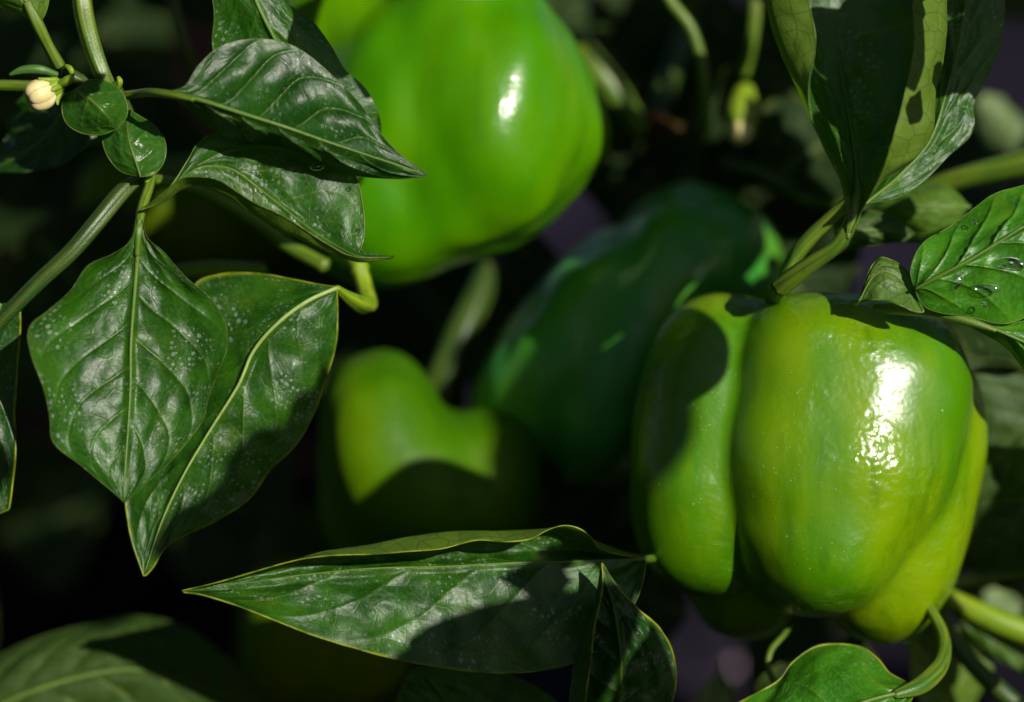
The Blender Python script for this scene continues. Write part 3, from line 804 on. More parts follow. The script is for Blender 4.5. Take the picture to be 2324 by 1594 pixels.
# leaf at the upper left corner and its petiole
make_leaf(bl, [
    rl((80, 52, 0.6), (45, 35, 0.7), (-10, 12, 0.9), (-80, -30, 1.2), (-60, -140, 1.4)),
    rl((84, 54, 0.5), (60, 5, 0.3), (30, -50, 0.3), (-10, -100, 0.6), (-60, -140, 1.4)),
    rl((88, 56, 0.6), (105, 25, 0.8), (110, -15, 1.0), (60, -90, 1.2), (-60, -140, 1.4)),
], [-1, 0, 1], 'leaf_clean', nu=60, nv=40, veins=4, quilt=0.05, seed=36, flip=True, label='fresh leaf tucked in the upper left corner',
    petiole=(rl((60, 5, 0.3), (85, 55, 0.5), (110, 105, 0.8), (135, 150, 1.1)), [0.12, 0.17, 0.15, 0.17]))
# two little oval leaves
make_leaf(bl, [
    rl((168, 205, 0.4), (148, 215, 0.5), (140, 245, 0.6), (150, 280, 0.6), (185, 303, 0.6), (230, 306, 0.6), (262, 295, 0.6)),
    rl((170, 203, 0.3), (200, 222, 0.1), (235, 255, 0.0), (264, 292, 0.6)),
    rl((174, 200, 0.4), (200, 182, 0.5), (235, 182, 0.6), (268, 200, 0.6), (286, 230, 0.6), (288, 262, 0.6), (268, 292, 0.6)),
], [-1, 0, 1], 'leaf_young', nu=80, nv=60, veins=4, quilt=0.05, seed=40, flip=True, label='small round young leaf beside the flower bud', midrib=(0.03, 0.012), rimr=0.018)
make_leaf(bl, [
    rl((317, 402, 0.9), (275, 390, 1.0), (245, 355, 1.1), (234, 315, 1.2), (243, 275, 1.3), (288, 250, 1.4)),
    rl((319, 402, 0.8), (306, 360, 0.7), (292, 315, 0.8), (290, 252, 1.4)),
    rl((322, 402, 0.9), (350, 395, 1.0), (372, 365, 1.1), (374, 325, 1.2), (348, 285, 1.3), (294, 250, 1.4)),
], [-1, 0, 1], 'leaf_young', nu=80, nv=60, veins=4, quilt=0.05, seed=43, label='small oval young leaf under the round one', midrib=(0.03, 0.012), rimr=0.018)
# dim drooping leaf behind the bud with its curled sunlit margin
make_leaf(bl, [
    rl((60, 210, 4.0), (20, 260, 4.4), (5, 320, 4.6), (-20, 380, 4.6)),
    rl((150, 235, 3.6), (120, 290, 3.6), (70, 340, 3.8), (-20, 385, 4.4)),
    rl((235, 310, 3.2), (190, 345, 3.0), (140, 375, 3.2), (60, 390, 3.6), (-20, 392, 4.2)),
    rl((245, 325, 3.6), (200, 338, 3.4), (150, 350, 3.5), (70, 378, 3.8), (-20, 398, 4.2)),
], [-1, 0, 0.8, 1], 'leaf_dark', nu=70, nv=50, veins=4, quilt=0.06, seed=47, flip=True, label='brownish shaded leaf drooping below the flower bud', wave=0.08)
# flower bud
bud = mesh_obj('flower_bud', *(lambda t: (t[0][:-2], t[1]))(tube(rl((138, 188, 0.6), (128, 195, 0.5), (112, 206, 0.4)), [0.12, 0.28, 0.30], n=24, seg=16)), M['stem_bright'], bl, P(125, 198, 0.5), uv=np.zeros((24 * 16, 2)))
bud['label'] = 'cream flower bud in a green calyx'
for k in range(6):
    a = k * math.pi / 3 + 0.3
    dirn = np.array([-0.78, -0.42, 0.3]); dirn /= np.linalg.norm(dirn)
    e1 = np.cross(dirn, [0, 0, 1.0]); e1 /= np.linalg.norm(e1); e2 = np.cross(dirn, e1)
    o_ = e1 * math.cos(a) + e2 * math.sin(a)
    c0 = P(112, 206, 0.4)
    pts = [c0 + o_ * 0.12 - dirn * 0.05, c0 + o_ * 0.17 + dirn * 0.22, c0 + o_ * 0.15 + dirn * 0.45, c0 + o_ * 0.03 + dirn * 0.60]
    tube_obj('petal', pts, [0.17, 0.27, 0.24, 0.05], M['petal'], bud, n=14, seg=24)
    tip = c0 + o_ * (0.36 + 0.12 * (k % 2)) + dirn * (0.02 + 0.08 * (k % 3))
    tube_obj('sepal', [c0 + o_ * 0.2 - dirn * 0.28, c0 + o_ * 0.3 - dirn * 0.08, tip], [0.09, 0.08, 0.03], M['stem_bright'], bud, n=8, seg=12)
tube_obj('sepal', rl((130, 170, 0.5), (90, 158, 0.3), (50, 160, 0.3), (22, 170, 0.3)), [0.08, 0.12, 0.11, 0.04], M['calyx'], bud, n=12, seg=24)
tube_obj('sepal', rl((140, 190, 0.3), (158, 180, 0.1), (168, 168, 0.1)), [0.12, 0.12, 0.03], M['stem_bright'], bud, n=12, seg=20)

# ------------------------------------------------------------------ branch at the right, above the front pepper
br = thing('pepper_plant', P(1780, 655, 2.0), 'pepper branch with curled backlit leaves rising above the front pepper at the upper right', 'plant')
# R1 upright leaf seen from inside, margins folded towards the viewer
make_leaf(br, [
    rl((1922, 540, 0.0), (1922, 470, -0.3), (1915, 415, -0.5), (1880, 340, -0.7), (1845, 265, -0.9), (1838, 190, -0.9), (1848, 130, -0.9), (1850, 80, -0.8), (1838, 20, -0.7), (1820, -80, -0.5)),
    rl((1922, 540, 0.0), (1921, 470, -0.2), (1908, 408, 0.0), (1870, 325, 0.1), (1832, 240, 0.1), (1800, 170, 0.1), (1762, 90, 0.2), (1740, 10, 0.4), (1732, -80, 0.6)),
    rl((1924, 540, 0.0), (1932, 470, 0.1), (1922, 400, 0.8), (1890, 300, 1.4), (1860, 220, 1.8), (1840, 140, 2.2), (1815, 40, 2.5), (1800, -80, 2.6)),
    rl((1925, 540, 0.0), (1943, 465, 0.3), (1943, 380, 1.2), (1925, 260, 2.2), (1905, 140, 2.8), (1875, 20, 3.2), (1860, -80, 3.3)),
    rl((1926, 540, 0.0), (1953, 465, 0.2), (1975, 400, 1.0), (2010, 310, 1.8), (2045, 220, 2.4), (2070, 120, 2.7), (2075, 20, 2.8), (2070, -80, 2.8)),
    rl((1928, 540, 0.0), (1962, 465, 0.0), (2000, 412, 0.2), (2072, 365, 0.3), (2116, 300, 0.4), (2118, 220, 0.6), (2145, 110, 0.8), (2150, 0, 1.0), (2150, -80, 1.1)),
    rl((1928, 540, 0.0), (1963, 462, -0.2), (1990, 400, -0.5), (2018, 330, -0.8), (2045, 250, -0.8), (2065, 170, -0.7), (2078, 90, -0.6), (2074, 10, -0.5), (2080, -80, -0.4)),
], [-1, -0.7, -0.4, 0, 0.4, 0.7, 1], 'leaf', nu=170, nv=150, veins=6, quilt=0.03, seed=52, flip=False, vein_mat='vein', label='upright leaf seen from inside, both long margins folded forward and glowing',
    petiole=(rl((1770, 652, 1.6), (1800, 628, 1.2), (1850, 592, 0.7), (1900, 555, 0.3), (1932, 500, 0.1), (1943, 450, 0.3), (1945, 400, 0.9)), [0.27, 0.25, 0.22, 0.19, 0.19, 0.17, 0.08]), arc=0.20, midrib=(0.07, 0.02), rimr=0.02)
# R2 behind it at the right
make_leaf(br, [
    rl((1962, 462, 0.8), (1985, 400, 1.5), (2030, 300, 2.0), (2070, 180, 2.4), (2090, 60, 2.6), (2120, -60, 2.8)),
    rl((1964, 462, 0.8), (2040, 400, 1.4), (2110, 320, 1.7), (2150, 200, 2.0), (2180, 80, 2.3), (2200, -60, 2.5)),
    rl((1966, 462, 0.8), (2040, 448, 1.2), (2105, 405, 1.5), (2160, 350, 1.8), (2200, 310, 1.9), (2210, 280, 2.0), (2208, 240, 2.2), (2240, 180, 2.3), (2268, 100, 2.5), (2280, 10, 2.6), (2275, -60, 2.8)),
], [-1, 0, 1], 'leaf', nu=130, nv=80, veins=6, quilt=0.08, seed=58, flip=False, label='broad leaf at the back right, its lower end sunlit', midrib=(0.05, 0.02), wave=0.04)
tube_obj('stem', rl((1930, 455, 2.4), (1880, 500, 2.6), (1830, 550, 2.8), (1795, 600, 3.0), (1780, 660, 3.2)), [0.15, 0.17, 0.19, 0.2, 0.22], M['stem'], br, n=16, ridge=0.1)
tube_obj('stem', rl((1772, 648, 1.65), (1762, 668, 2.9), (1756, 700, 5.5), (1750, 740, 8.0)), [0.26, 0.27, 0.26, 0.26], M['stem'], br, n=18, ridge=0.08)
# R6 dark leaves under it
make_leaf(br, [
    rl((1900, 575, 3.4), (1960, 560, 3.6), (2030, 550, 3.8), (2096, 552, 4.0)),
    rl((1898, 570, 3.2), (1940, 530, 3.2), (2020, 525, 3.5), (2096, 550, 4.0)),
    rl((1896, 565, 3.4), (1900, 500, 3.6), (1960, 480, 3.8), (2040, 500, 4.0), (2096, 548, 4.2)),
], [-1, 0, 1], 'leaf_dark', nu=60, nv=40, veins=5, quilt=0.05, seed=61, flip=False, label='dark shaded leaf under the upright leaf')
make_leaf(br, [
    rl((2200, 470, 5.0), (2160, 520, 5.0), (2110, 545, 5.0), (2040, 520, 5.4), (1960, 480, 5.8)),
    rl((2200, 470, 5.0), (2140, 470, 4.6), (2040, 470, 4.8), (1960, 478, 5.8)),
    rl((2200, 468, 5.0), (2150, 420, 5.4), (2080, 420, 5.6), (2010, 440, 5.8), (1960, 476, 5.8)),
], [-1, 0, 1], 'leaf_clean', nu=60, nv=40, veins=5, quilt=0.05, seed=63, flip=True, label='soft sunlit leaf between the upright leaf and the wet one')
# R3 with drops
make_leaf(br, [
    rl((2074, 654, 0.3), (2066, 620, 0.3), (2078, 580, 0.4), (2105, 545, 0.6), (2160, 508, 0.8), (2215, 475, 0.9), (2260, 445, 1.0), (2330, 418, 1.1), (2440, 395, 1.1), (2560, 420, 1.0)),
    rl((2076, 655, 0.2), (2100, 620, 0.1), (2150, 580, 0.1), (2230, 525, 0.2), (2330, 475, 0.2), (2450, 440, 0.5), (2560, 421, 1.0)),
    rl((2078, 656, 0.1), (2130, 628, -0.1), (2190, 597, -0.2), (2260, 555, -0.2), (2330, 512, -0.2), (2440, 460, 0.2), (2560, 422, 1.0)),
    rl((2080, 658, 0.2), (2130, 665, 0.0), (2200, 645, 0.0), (2280, 615, 0.0), (2360, 570, 0.0), (2460, 500, 0.3), (2560, 423, 1.0)),
    rl((2078, 660, 0.3), (2095, 690, 0.4), (2140, 712, 0.5), (2210, 722, 0.6), (2290, 730, 0.7), (2380, 690, 0.7), (2470, 580, 0.8), (2560, 424, 1.0)),
], [-1, -0.5, 0, 0.5, 1], 'leaf_clean', nu=170, nv=120, veins=6.5, quilt=0.20, seed=66, label='bright leaf with water drops at the right edge', arc=0.24, midrib=(0.045, 0.02), vein_mat='vein', wave=0.08, flip=False)
# R4 small curled leaf
make_leaf(br, [
    rl((1950, 684, 0.8), (1962, 640, 0.8), (1978, 600, 0.9), (1995, 583, 1.0), (2020, 590, 1.0), (2050, 610, 0.9), (2072, 645, 0.7), (2078, 670, 0.5), (2096, 707, 0.3)),
    rl((1950, 685, 0.7), (1985, 650, 0.5), (2020, 650, 0.4), (2055, 672, 0.4), (2096, 708, 0.3)),
    rl((1950, 686, 0.8), (1980, 680, 0.4), (2010, 682, 0.3), (2050, 696, 0.2), (2075, 706, 0.2), (2096, 709, 0.3)),
], [-1, 0.55, 1], 'leaf_young', nu=80, nv=60, veins=4, quilt=0.04, seed=71, flip=True, label='tiny folded young leaf above the front pepper', midrib=(0.03, 0.01), rimr=0.025, petiole=(rl((1935, 690, 1.6), (1943, 688, 1.2), (1950, 685, 0.8)), [0.1, 0.07, 0.05]))
# R5 petiole and leaf at the edge
make_leaf(br, [
    rl((2180, 722, 0.8), (2240, 735, 0.9), (2290, 732, 1.0), (2360, 725, 1.2), (2450, 760, 1.2), (2520, 860, 1.3)),
    rl((2180, 726, 0.7), (2250, 745, 0.6), (2320, 775, 0.6), (2400, 815, 0.8), (2520, 865, 1.3)),
    rl((2180, 730, 0.8), (2235, 760, 0.9), (2275, 785, 1.1), (2310, 820, 1.2), (2350, 870, 1.3), (2430, 890, 1.3), (2520, 870, 1.3)),
], [-1, 0, 1], 'leaf_clean', nu=90, nv=60, veins=5, quilt=0.14, seed=75, label='puckered leaf entering below the wet leaf', midrib=(0.05, 0.02),
    petiole=(rl((1985, 700, 1.5), (2050, 702, 1.2), (2120, 710, 0.9), (2190, 727, 0.7), (2260, 750, 0.55)), [0.13, 0.15, 0.14, 0.13, 0.07]))
tube_obj('stem', rl((2100, 430, 7.5), (2180, 405, 7.0), (2260, 385, 6.6), (2400, 350, 6.0)), [0.26, 0.3, 0.34, 0.4], M['stem'], br, n=18, ridge=0.06)

# ------------------------------------------------------------------ lower leaves
bb = thing('pepper_plant', P(1560, 1290, 4.0), 'low pepper branch with the long sunlit leaf in front of the dark gap, bottom centre', 'plant')
make_leaf(bb, [
    rl((1462, 1264, 2.9), (1400, 1256, 1.9), (1358, 1244, 1.3), (1340, 1222, 1.1), (1315, 1203, 1.0), (1280, 1195, 0.9), (1240, 1205, 0.9), (1205, 1222, 0.8), (1150, 1228, 0.7), (1085, 1226, 0.7), (1000, 1247, 0.5), (900, 1249, 0.4), (780, 1254, 0.4), (700, 1267, 0.4), (600, 1294, 0.5), (500, 1320, 0.6), (413, 1341, 0.8)),
    rl((1462, 1262, 3.1), (1400, 1246, 2.4), (1340, 1224, 1.9), (1290, 1206, 1.7), (1230, 1204, 1.7), (1160, 1203, 1.7), (1050, 1208, 1.6), (950, 1220, 1.5), (850, 1238, 1.3), (750, 1250, 1.2), (650, 1280, 1.0), (540, 1314, 0.9), (413, 1341, 0.8)),
    rl((1463, 1266, 3.1), (1400, 1258, 2.6), (1300, 1246, 2.2), (1150, 1248, 2.0), (1000, 1258, 1.8), (850, 1268, 1.6), (700, 1285, 1.4), (550, 1318, 1.0), (413, 1341, 0.8)),
    rl((1465, 1270, 2.9), (1350, 1274, 1.9), (1250, 1278, 1.5), (1150, 1281, 1.3), (1000, 1289, 1.1), (850, 1293, 1.0), (700, 1306, 0.9), (550, 1326, 0.8), (413, 1342, 0.8)),
    rl((1466, 1273, 2.9), (1455, 1290, 2.7), (1400, 1335, 2.0), (1300, 1385, 1.5), (1150, 1400, 1.1), (1000, 1392, 0.9), (850, 1370, 0.8), (700, 1355, 0.8), (550, 1348, 0.8), (413, 1343, 0.8), k=1.0, o=-0.35),
    rl((1466, 1276, 3.0), (1462, 1300, 2.9), (1448, 1350, 2.7), (1415, 1415, 2.5), (1360, 1470, 2.2), (1280, 1512, 1.9), (1180, 1528, 1.7), (1090, 1526, 1.5), (1000, 1515, 1.4), (900, 1497, 1.2), (800, 1470, 1.1), (700, 1438, 1.0), (600, 1400, 0.9), (510, 1366, 0.8), (450, 1348, 0.8), (413, 1344, 0.8), k=1.0, o=-1.0),
], [-1, -0.75, -0.4, 0.0, 0.5, 1], 'leaf', nu=230, nv=130, veins=7, quilt=0.12, seed=81, flip=True, label='long horizontal leaf, sunlit towards its tip and shaded towards the front pepper', arc=0.22, wave=0.05, midrib=(0.05, 0.015), rimr=0.026,
    petiole=(rl((1560, 1300, 8.0), (1520, 1275, 5.0), (1490, 1268, 3.6), (1462, 1269, 2.9), (1420, 1272, 2.5)), [0.14, 0.13, 0.11, 0.1, 0.06]))
# B2
make_leaf(bb, [
    rl((1322, 1640, 0.1), (1332, 1540, -0.1), (1348, 1450, 0.0), (1362, 1370, 0.2), (1367, 1310, 0.4), (1365, 1278, 0.6)),
    rl((1290, 1640, 1.2), (1300, 1560, 1.0), (1315, 1480, 0.9), (1340, 1420, 0.8), (1355, 1360, 0.7), (1362, 1310, 0.65), (1364, 1278, 0.6)),
    rl((1400, 1640, 1.3), (1410, 1540, 1.0), (1405, 1450, 0.8), (1390, 1370, 0.7), (1373, 1310, 0.6), (1365, 1278, 0.6)),
    rl((1510, 1640, 2.0), (1532, 1550, 1.8), (1525, 1480, 1.6), (1495, 1425, 1.3), (1450, 1385, 1.1), (1410, 1345, 0.8), (1385, 1310, 0.7), (1366, 1278, 0.6)),
], [-1, -0.65, 0.0, 1], 'leaf_dark', nu=120, nv=90, veins=6, quilt=0.07, seed=87, flip=False, label='leaf standing point up with a folded left margin, dark below its bright tip', rimr=0.035, rough_q=0.10, midrib=(0.03, 0.01))
make_leaf(bb, [
    rl((890, 1640, 4.2), (900, 1585, 4.0), (925, 1535, 3.8), (945, 1516, 3.8)),
    rl((1050, 1680, 4.0), (1020, 1600, 3.8), (980, 1550, 3.7), (945, 1515, 3.8)),
    rl((1300, 1700, 4.4), (1270, 1600, 4.2), (1150, 1530, 4.0), (1020, 1514, 3.9), (945, 1514, 3.8)),
], [-1, 0, 1], 'leaf', nu=70, nv=60, veins=5, quilt=0.08, seed=91, flip=False, label='leaf cut by the bottom edge under the long leaf')
# B3
bc = thing('pepper_plant', P(2110, 1340, 8.0), 'pepper shoot with forked stems and a bright leaf at the lower right corner', 'plant')
make_leaf(bc, [
    rl((2075, 1560, 1.2), (2050, 1545, 1.6), (2020, 1528, 1.9), (1990, 1492, 2.1), (1955, 1468, 2.3), (1900, 1460, 2.4), (1850, 1468, 2.3), (1800, 1505, 2.1), (1770, 1545, 1.9), (1710, 1578, 1.8), (1650, 1610, 1.8), (1560, 1680, 2.0)),
    rl((2076, 1562, 1.1), (2020, 1556, 1.0), (1950, 1530, 1.1), (1880, 1520, 1.1), (1800, 1570, 1.0), (1700, 1640, 1.2), (1560, 1682, 2.0)),
    rl((2078, 1565, 1.0), (2010, 1580, 0.6), (1950, 1598, 0.4), (1880, 1630, 0.4), (1750, 1670, 0.8), (1560, 1684, 2.0)),
    rl((2080, 1568, 1.1), (2050, 1620, 1.2), (1980, 1690, 1.4), (1850, 1740, 1.5), (1700, 1740, 1.7), (1560, 1688, 2.0)),
], [-1, -0.5, 0, 1], 'leaf_clean', nu=150, nv=100, veins=6, quilt=0.09, seed=95, flip=True, label='bright green leaf at the bottom right rising over the edge', rimr=0.035,
    petiole=(rl((2098, 1360, 4.0), (2140, 1440, 3.2), (2138, 1500, 2.2), (2115, 1535, 1.6), (2080, 1562, 1.1), (2030, 1578, 0.7)), [0.14, 0.17, 0.21, 0.25, 0.23, 0.12]), pet_mat='stem', arc=0.26)
tube_obj('stem', rl((2100, 1335, 8.5), (2180, 1318, 8.8), (2260, 1305, 9.0), (2400, 1285, 9.2)), [0.26, 0.24, 0.24, 0.24], M['stem'], bc, n=14, seg=30)
tube_obj('stem', rl((2110, 1335, 8.0), (2180, 1372, 7.8), (2250, 1405, 7.6), (2400, 1460, 7.4)), [0.22, 0.32, 0.38, 0.4], M['stem_bright'], bc, n=14, seg=30)
tube_obj('stem', rl((2110, 1340, 8.0), (2150, 1430, 7.0), (2200, 1500, 6.6), (2260, 1560, 6.2), (2330, 1620, 6.0)), [0.24, 0.25, 0.26, 0.28, 0.28], M['stem_dark'], bc, n=14, seg=30)
tube_obj('stem', rl((2110, 1340, 8.3), (2060, 1330, 9.0), (1980, 1300, 10.0)), [0.24, 0.25, 0.25], M['stem_dark'], bc, n=14, seg=30)
make_leaf(bc, [
    rl((2130, 1350, 8.2), (2180, 1420, 8.0), (2220, 1470, 8.0), (2330, 1530, 8.2)),
    rl((2132, 1348, 8.0), (2200, 1410, 7.8), (2260, 1450, 7.8), (2330, 1528, 8.2)),
    rl((2134, 1346, 8.2), (2230, 1380, 8.2), (2300, 1430, 8.2), (2400, 1500, 8.4)),
], [-1, 0, 1], 'leaf_young', nu=40, nv=24, veins=4, seed=97, flip=False, label='pale narrow blurred leaf between the forked stems')
tube_obj('tendril_stem', rl((1765, 1560, 4.0), (1745, 1520, 4.0), (1748, 1480, 4.2), (1780, 1440, 4.6), (1800, 1410, 5.0)), [0.09, 0.09, 0.09, 0.08, 0.07], M['stem'], bc, n=10, seg=40)

# ------------------------------------------------------------------ plants behind
bg = thing('pepper_plant', P(1500, 300, 14.0), 'blurred pepper plant with pale stems and a fading flower behind the top pepper', 'plant')
tube_obj('stem', rl((1300, 90, 13.5), (1345, 150, 13.0), (1400, 220, 13.0), (1455, 300, 13.5)), [0.42, 0.5, 0.48, 0.36], M['stem'], bg, n=16, seg=40)
tube_obj('stem', rl((1500, -60, 9.0), (1520, 0, 9.0), (1565, 60, 9.0), (1592, 140, 9.2), (1600, 220, 9.6), (1600, 300, 10.2)), [0.15, 0.17, 0.17, 0.17, 0.17, 0.16], M['stem'], bg, n=14, seg=50)
tube_obj('stem', rl((1712, -60, 11.0), (1713, 20, 11.0), (1706, 90, 11.2), (1690, 170, 11.6)), [0.2, 0.2, 0.2, 0.18], M['stem'], bg, n=14, seg=40)
tube_obj('stem', rl((1640, 370, 12.5), (1720, 390, 12.0), (1800, 430, 11.6), (1900, 462, 11.2), (1990, 470, 11)), [0.2, 0.22, 0.25, 0.22, 0.2], M['stem_dark'], bg, n=14, seg=40)
tube_obj('stem', rl((1560, 60, 17.0), (1520, 160, 16.0), (1480, 280, 15.0)), [0.4, 0.42, 0.4], M['stem_dark'], bg, n=14, seg=30)
dry = far_leaf(bg, P(1470, 330, 14.5), P(1560, 290, 13.5), 1.3, (0.3, 0.4, 1), 'litter_leaf', seed=77, nu=30, nv=17, midrib=None, label='withered red-brown leaf scrap', name='withered_leaf')
tube_obj('stem', rl((385, -40, 9.0), (405, 60, 9.0), (432, 150, 9.4), (450, 230, 10.0)), [0.16, 0.17, 0.17, 0.15], M['stem_dark'], bg, n=12, seg=30)
fl = tube_obj('flower', rl((1692, 195, 11.3), (1688, 225, 11.2), (1682, 270, 11.0), (1676, 305, 10.9)), [0.25, 0.42, 0.50, 0.46], M['stem_bright'], bg, n=18, seg=30, label='pale green fading flower with a cream tip')
tube_obj('petal', rl((1679, 290, 10.8), (1676, 312, 10.7), (1674, 326, 10.7)), [0.40, 0.36, 0.12], M['petal'], fl, n=16, seg=16)
BG = [
    # base, tip, width, face, material
    ((1850, 180, 14.0), (1590, 420, 15.0), 4.6, (0.3, 0.2, 1), 'leaf_far'),
    ((1740, 430, 12.0), (1960, 300, 13.0), 4.0, (0.2, 0.6, 1), 'leaf_far'),
    ((1350, 60, 17.0), (1480, 400, 18.0), 6.0, (0.2, 0.2, 1), 'leaf_far'),
    ((1600, 470, 18.0), (1300, 420, 17.0), 5.0, (-0.4, 0.3, 1), 'leaf_far'),
    ((1180, 480, 18.0), (1080, 800, 18.0), 5.5, (-0.5, 0.1, 1), 'leaf_far'),
    ((1200, 1250, 17.0), (1420, 1090, 16.0), 5.0, (0.3, 0.5, 1), 'leaf_far'),
    ((1560, 1400, 15.0), (1200, 1300, 14.0), 4.5, (-0.2, 0.5, 1), 'leaf_far'),
    ((1720, 560, 14.0), (1850, 760, 15.0), 5.0, (0.1, 0.2, 1), 'leaf_far'),
    ((480, 60, 16.0), (330, -120, 18.0), 4.0, (0.4, 0.2, 1), 'leaf_far'),
    ((600, 900, 18.0), (560, 1250, 19.0), 5.0, (-0.6, 0.0, 1), 'leaf_far'),
    ((60, 520, 16.0), (260, 700, 18.0), 6.0, (-0.3, 0.3, 1), 'leaf_far'),
    ((1620, -60, 20.0), (1450, 200, 21.0), 7.0, (0.2, 0.3, 1), 'leaf_far'),
    ((1250, -80, 19.0), (1420, 60, 20.0), 6.0, (0.3, 0.3, 1), 'leaf_far'),
    ((2000, -60, 22.0), (1780, 200, 22.0), 7.0, (0.2, 0.3, 1), 'leaf_far'),
]
for i, (b, t, w, f, m) in enumerate(BG):
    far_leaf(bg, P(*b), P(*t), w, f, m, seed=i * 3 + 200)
bh = thing('pepper_plant', P(2300, 1000, 9.0), 'soft-focus pepper foliage to the right of the front pepper', 'plant')
for i, (b, t, w, f, m) in enumerate([
    ((2420, 860, 6.5), (2170, 1130, 8.0), 4.6, (0.1, 0.3, 1), 'leaf_dark'),
    ((2380, 1040, 7.5), (2180, 1290, 8.5), 4.4, (0.4, 0.1, 1), 'leaf_corner'),
    ((2120, 700, 7.0), (2380, 850, 7.5), 4.2, (0.1, 0.7, 0.8), 'leaf_far'),
    ((2440, 1180, 9.0), (2260, 1330, 10.0), 4.5, (0.2, 0.2, 1), 'leaf_far'),
    ((2180, 1650, 9.0), (2020, 1380, 8.0), 3.0, (0.6, 0.1, 1), 'leaf'),
    ((1900, 1640, 9.5), (1950, 1430, 8.5), 5.0, (-0.2, 0.1, 1), 'leaf_far'),
]):
    far_leaf(bh, P(*b), P(*t), w, f, m, seed=i * 5 + 300, nu=60, nv=41, quilt=0.14)
far_leaf(bh, P(2230, 330, 17.0), P(2300, 250, 17.5), 2.6, (0.5, 0.4, 0.8), 'leaf_pale', seed=371, nu=30, nv=21)
far_leaf(bh, P(2170, 1400, 13.0), P(2330, 1480, 13.5), 2.4, (0.5, 0.4, 0.8), 'leaf_pale', seed=373, nu=30, nv=21)
far_leaf(bh, P(1560, 1660, 14.0), P(1640, 1500, 13.5), 1.8, (0.5, 0.4, 0.8), 'leaf_pale', seed=375, nu=30, nv=21)
i_ = np.linspace(-1, 1, 24); X_, Y_ = np.meshgrid(i_, i_, indexing='ij')
base_ = P(1572, 1515, 45.0)
Vsc = np.stack([base_[0] + (X_ * 1.9 + Y_ * 0.4) * (1 - 0.2 * Y_), base_[1] + Y_ * 2.9, base_[2] + 0.5 * vnoise(X_ * 3 + 5, Y_ * 3 + 5, 3) + 0.4 * X_ - 0.7 * Y_], -1).reshape(-1, 3)
Fsc = grid_faces(24, 24)
scr = mesh_obj('sunlit_film_patch', Vsc, Fsc, M['scrap'], None, base_)  # added sheet standing in for a sunlit stretch of the ground film
so = scr.modifiers.new('thickness', 'SOLIDIFY'); so.thickness = 0.0004
props(scr, 'blurred sunlit patch of mulch film, painted pale mauve, in the gap left below the front pepper', 'sunlit film patch')
bi = thing('pepper_plant', P(100, 1600, 9.0), 'large out-of-focus leaf in the lower left corner', 'plant')
make_leaf(bi, [
    rl((-120, 1640, 7.0), (-60, 1530, 7.2), (60, 1455, 7.4), (180, 1420, 7.8), (300, 1398, 8.2), (420, 1425, 8.6), (520, 1500, 9.0), (600, 1600, 9.5)),
    rl((-120, 1660, 6.4), (100, 1560, 6.4), (300, 1520, 7.0), (460, 1560, 8.0), (600, 1620, 9.2)),
    rl((-120, 1760, 7.0), (100, 1760, 7.0), (300, 1740, 7.5), (460, 1720, 8.2), (600, 1650, 9.2)),
], [-1, 0, 1], 'leaf_corner', nu=90, nv=60, veins=6, quilt=0.18, seed=401, flip=True, label='blurred green leaf in the lower left corner')

# ------------------------------------------------------------------ thicket behind, and unseen leaves added out of frame to shape the light
LIT = """2130 100 .5;2105 220 0;2120 20 .8;2060 330 -.4;2100 270 0;1830 60 -.5;1790 40 .1;1800 100 0;1820 200 0;2100 150 0;2090 300 0;2110 50 0;1900 550 .3;1840 600 .8;95 215 .3;200 60 1.1;110 100 .8;60 20 .5;215 130 1;80 1500 7.2;2290 950 7;2280 1010 7.2;2250 1400 7.8;270 370 1;
215 245 .3;830 670 3.6;820 580 4.8;1690 250 10.4;1685 310 10.4;1570 70 8.8;1595 180 9;1385 200 12.5;1350 140 12.5;1712 60 11;2180 470 4.8;2120 450 4.8;2200 400 6.5;2300 375 6.3;1560 590 10;1620 520 11;1565 1500 45;1560 1540 45;1590 1460 45;1550 1570 45;1540 1440 45;1610 1520 45;2260 290 17;2250 1440 13;1600 1580 13.7;1515 310 14;1045 760 9.8;1090 660 10.4;1010 860 9.8;1110 600 11;1030 810 9.8"""
DARK = """1330 1420 1.4 3.4;1300 1460 1.5 2.9;700 100 3 1.2;500 170 3 1.2;790 200 3.2 1;700 900 2 1.3;600 1020 2 1.3;450 1130 1.8 1.2;720 850 2 1;450 900 .9 1;480 800 1.1 1;1980 100 2.6 1.5;1920 200 2.2 1.3;2000 250 2 1.3;1950 50 2.8 1.5;1900 40 2.8 1.3;1960 330 1.5 .8;
2200 100 2.3 1.3;2240 40 2.5 1.2;2180 180 2.1 1.2;2150 60 2.5 1;2230 160 2.2 1;1220 1400 1.3 2.2;1320 1430 1.6 2.2;1120 1450 1.2 1.6;1050 1490 1.2 1.2;1220 1320 1.4 1.3;1380 1380 2 1.6;1250 1500 1.4 1.4;1340 1330 1.7 1.2;1440 1450 1.2 1;1480 1520 1.6 1;1400 1550 1 1;1430 1400 .9 .8;
2180 860 5 1;2150 800 4.5 .9;10 900 1.4 1.5;10 1050 1.4 1.5;310 290 1.1 .7;340 320 1.2 .6;60 300 4 1.2;120 280 3.7 1.2;
2000 520 3.5 1.2;2050 530 3.6 1.2;1940 540 3.3 1;400 1540 8 2;300 1450 8 1.6;480 1580 9 2;2170 1200 8 1.6;2220 1150 8 1.6;2160 1060 8 1.5;2250 1280 9 2;2250 800 7.5 1.5;2350 1200 9 2;900 1190 10 1.5"""
sv_ = np.array([SUN_CAM.x, SUN_CAM.y, SUN_CAM.z])
sa_ = np.cross([0, 1, 0], sv_); sa_ /= np.linalg.norm(sa_); sb_ = np.cross(sv_, sa_)
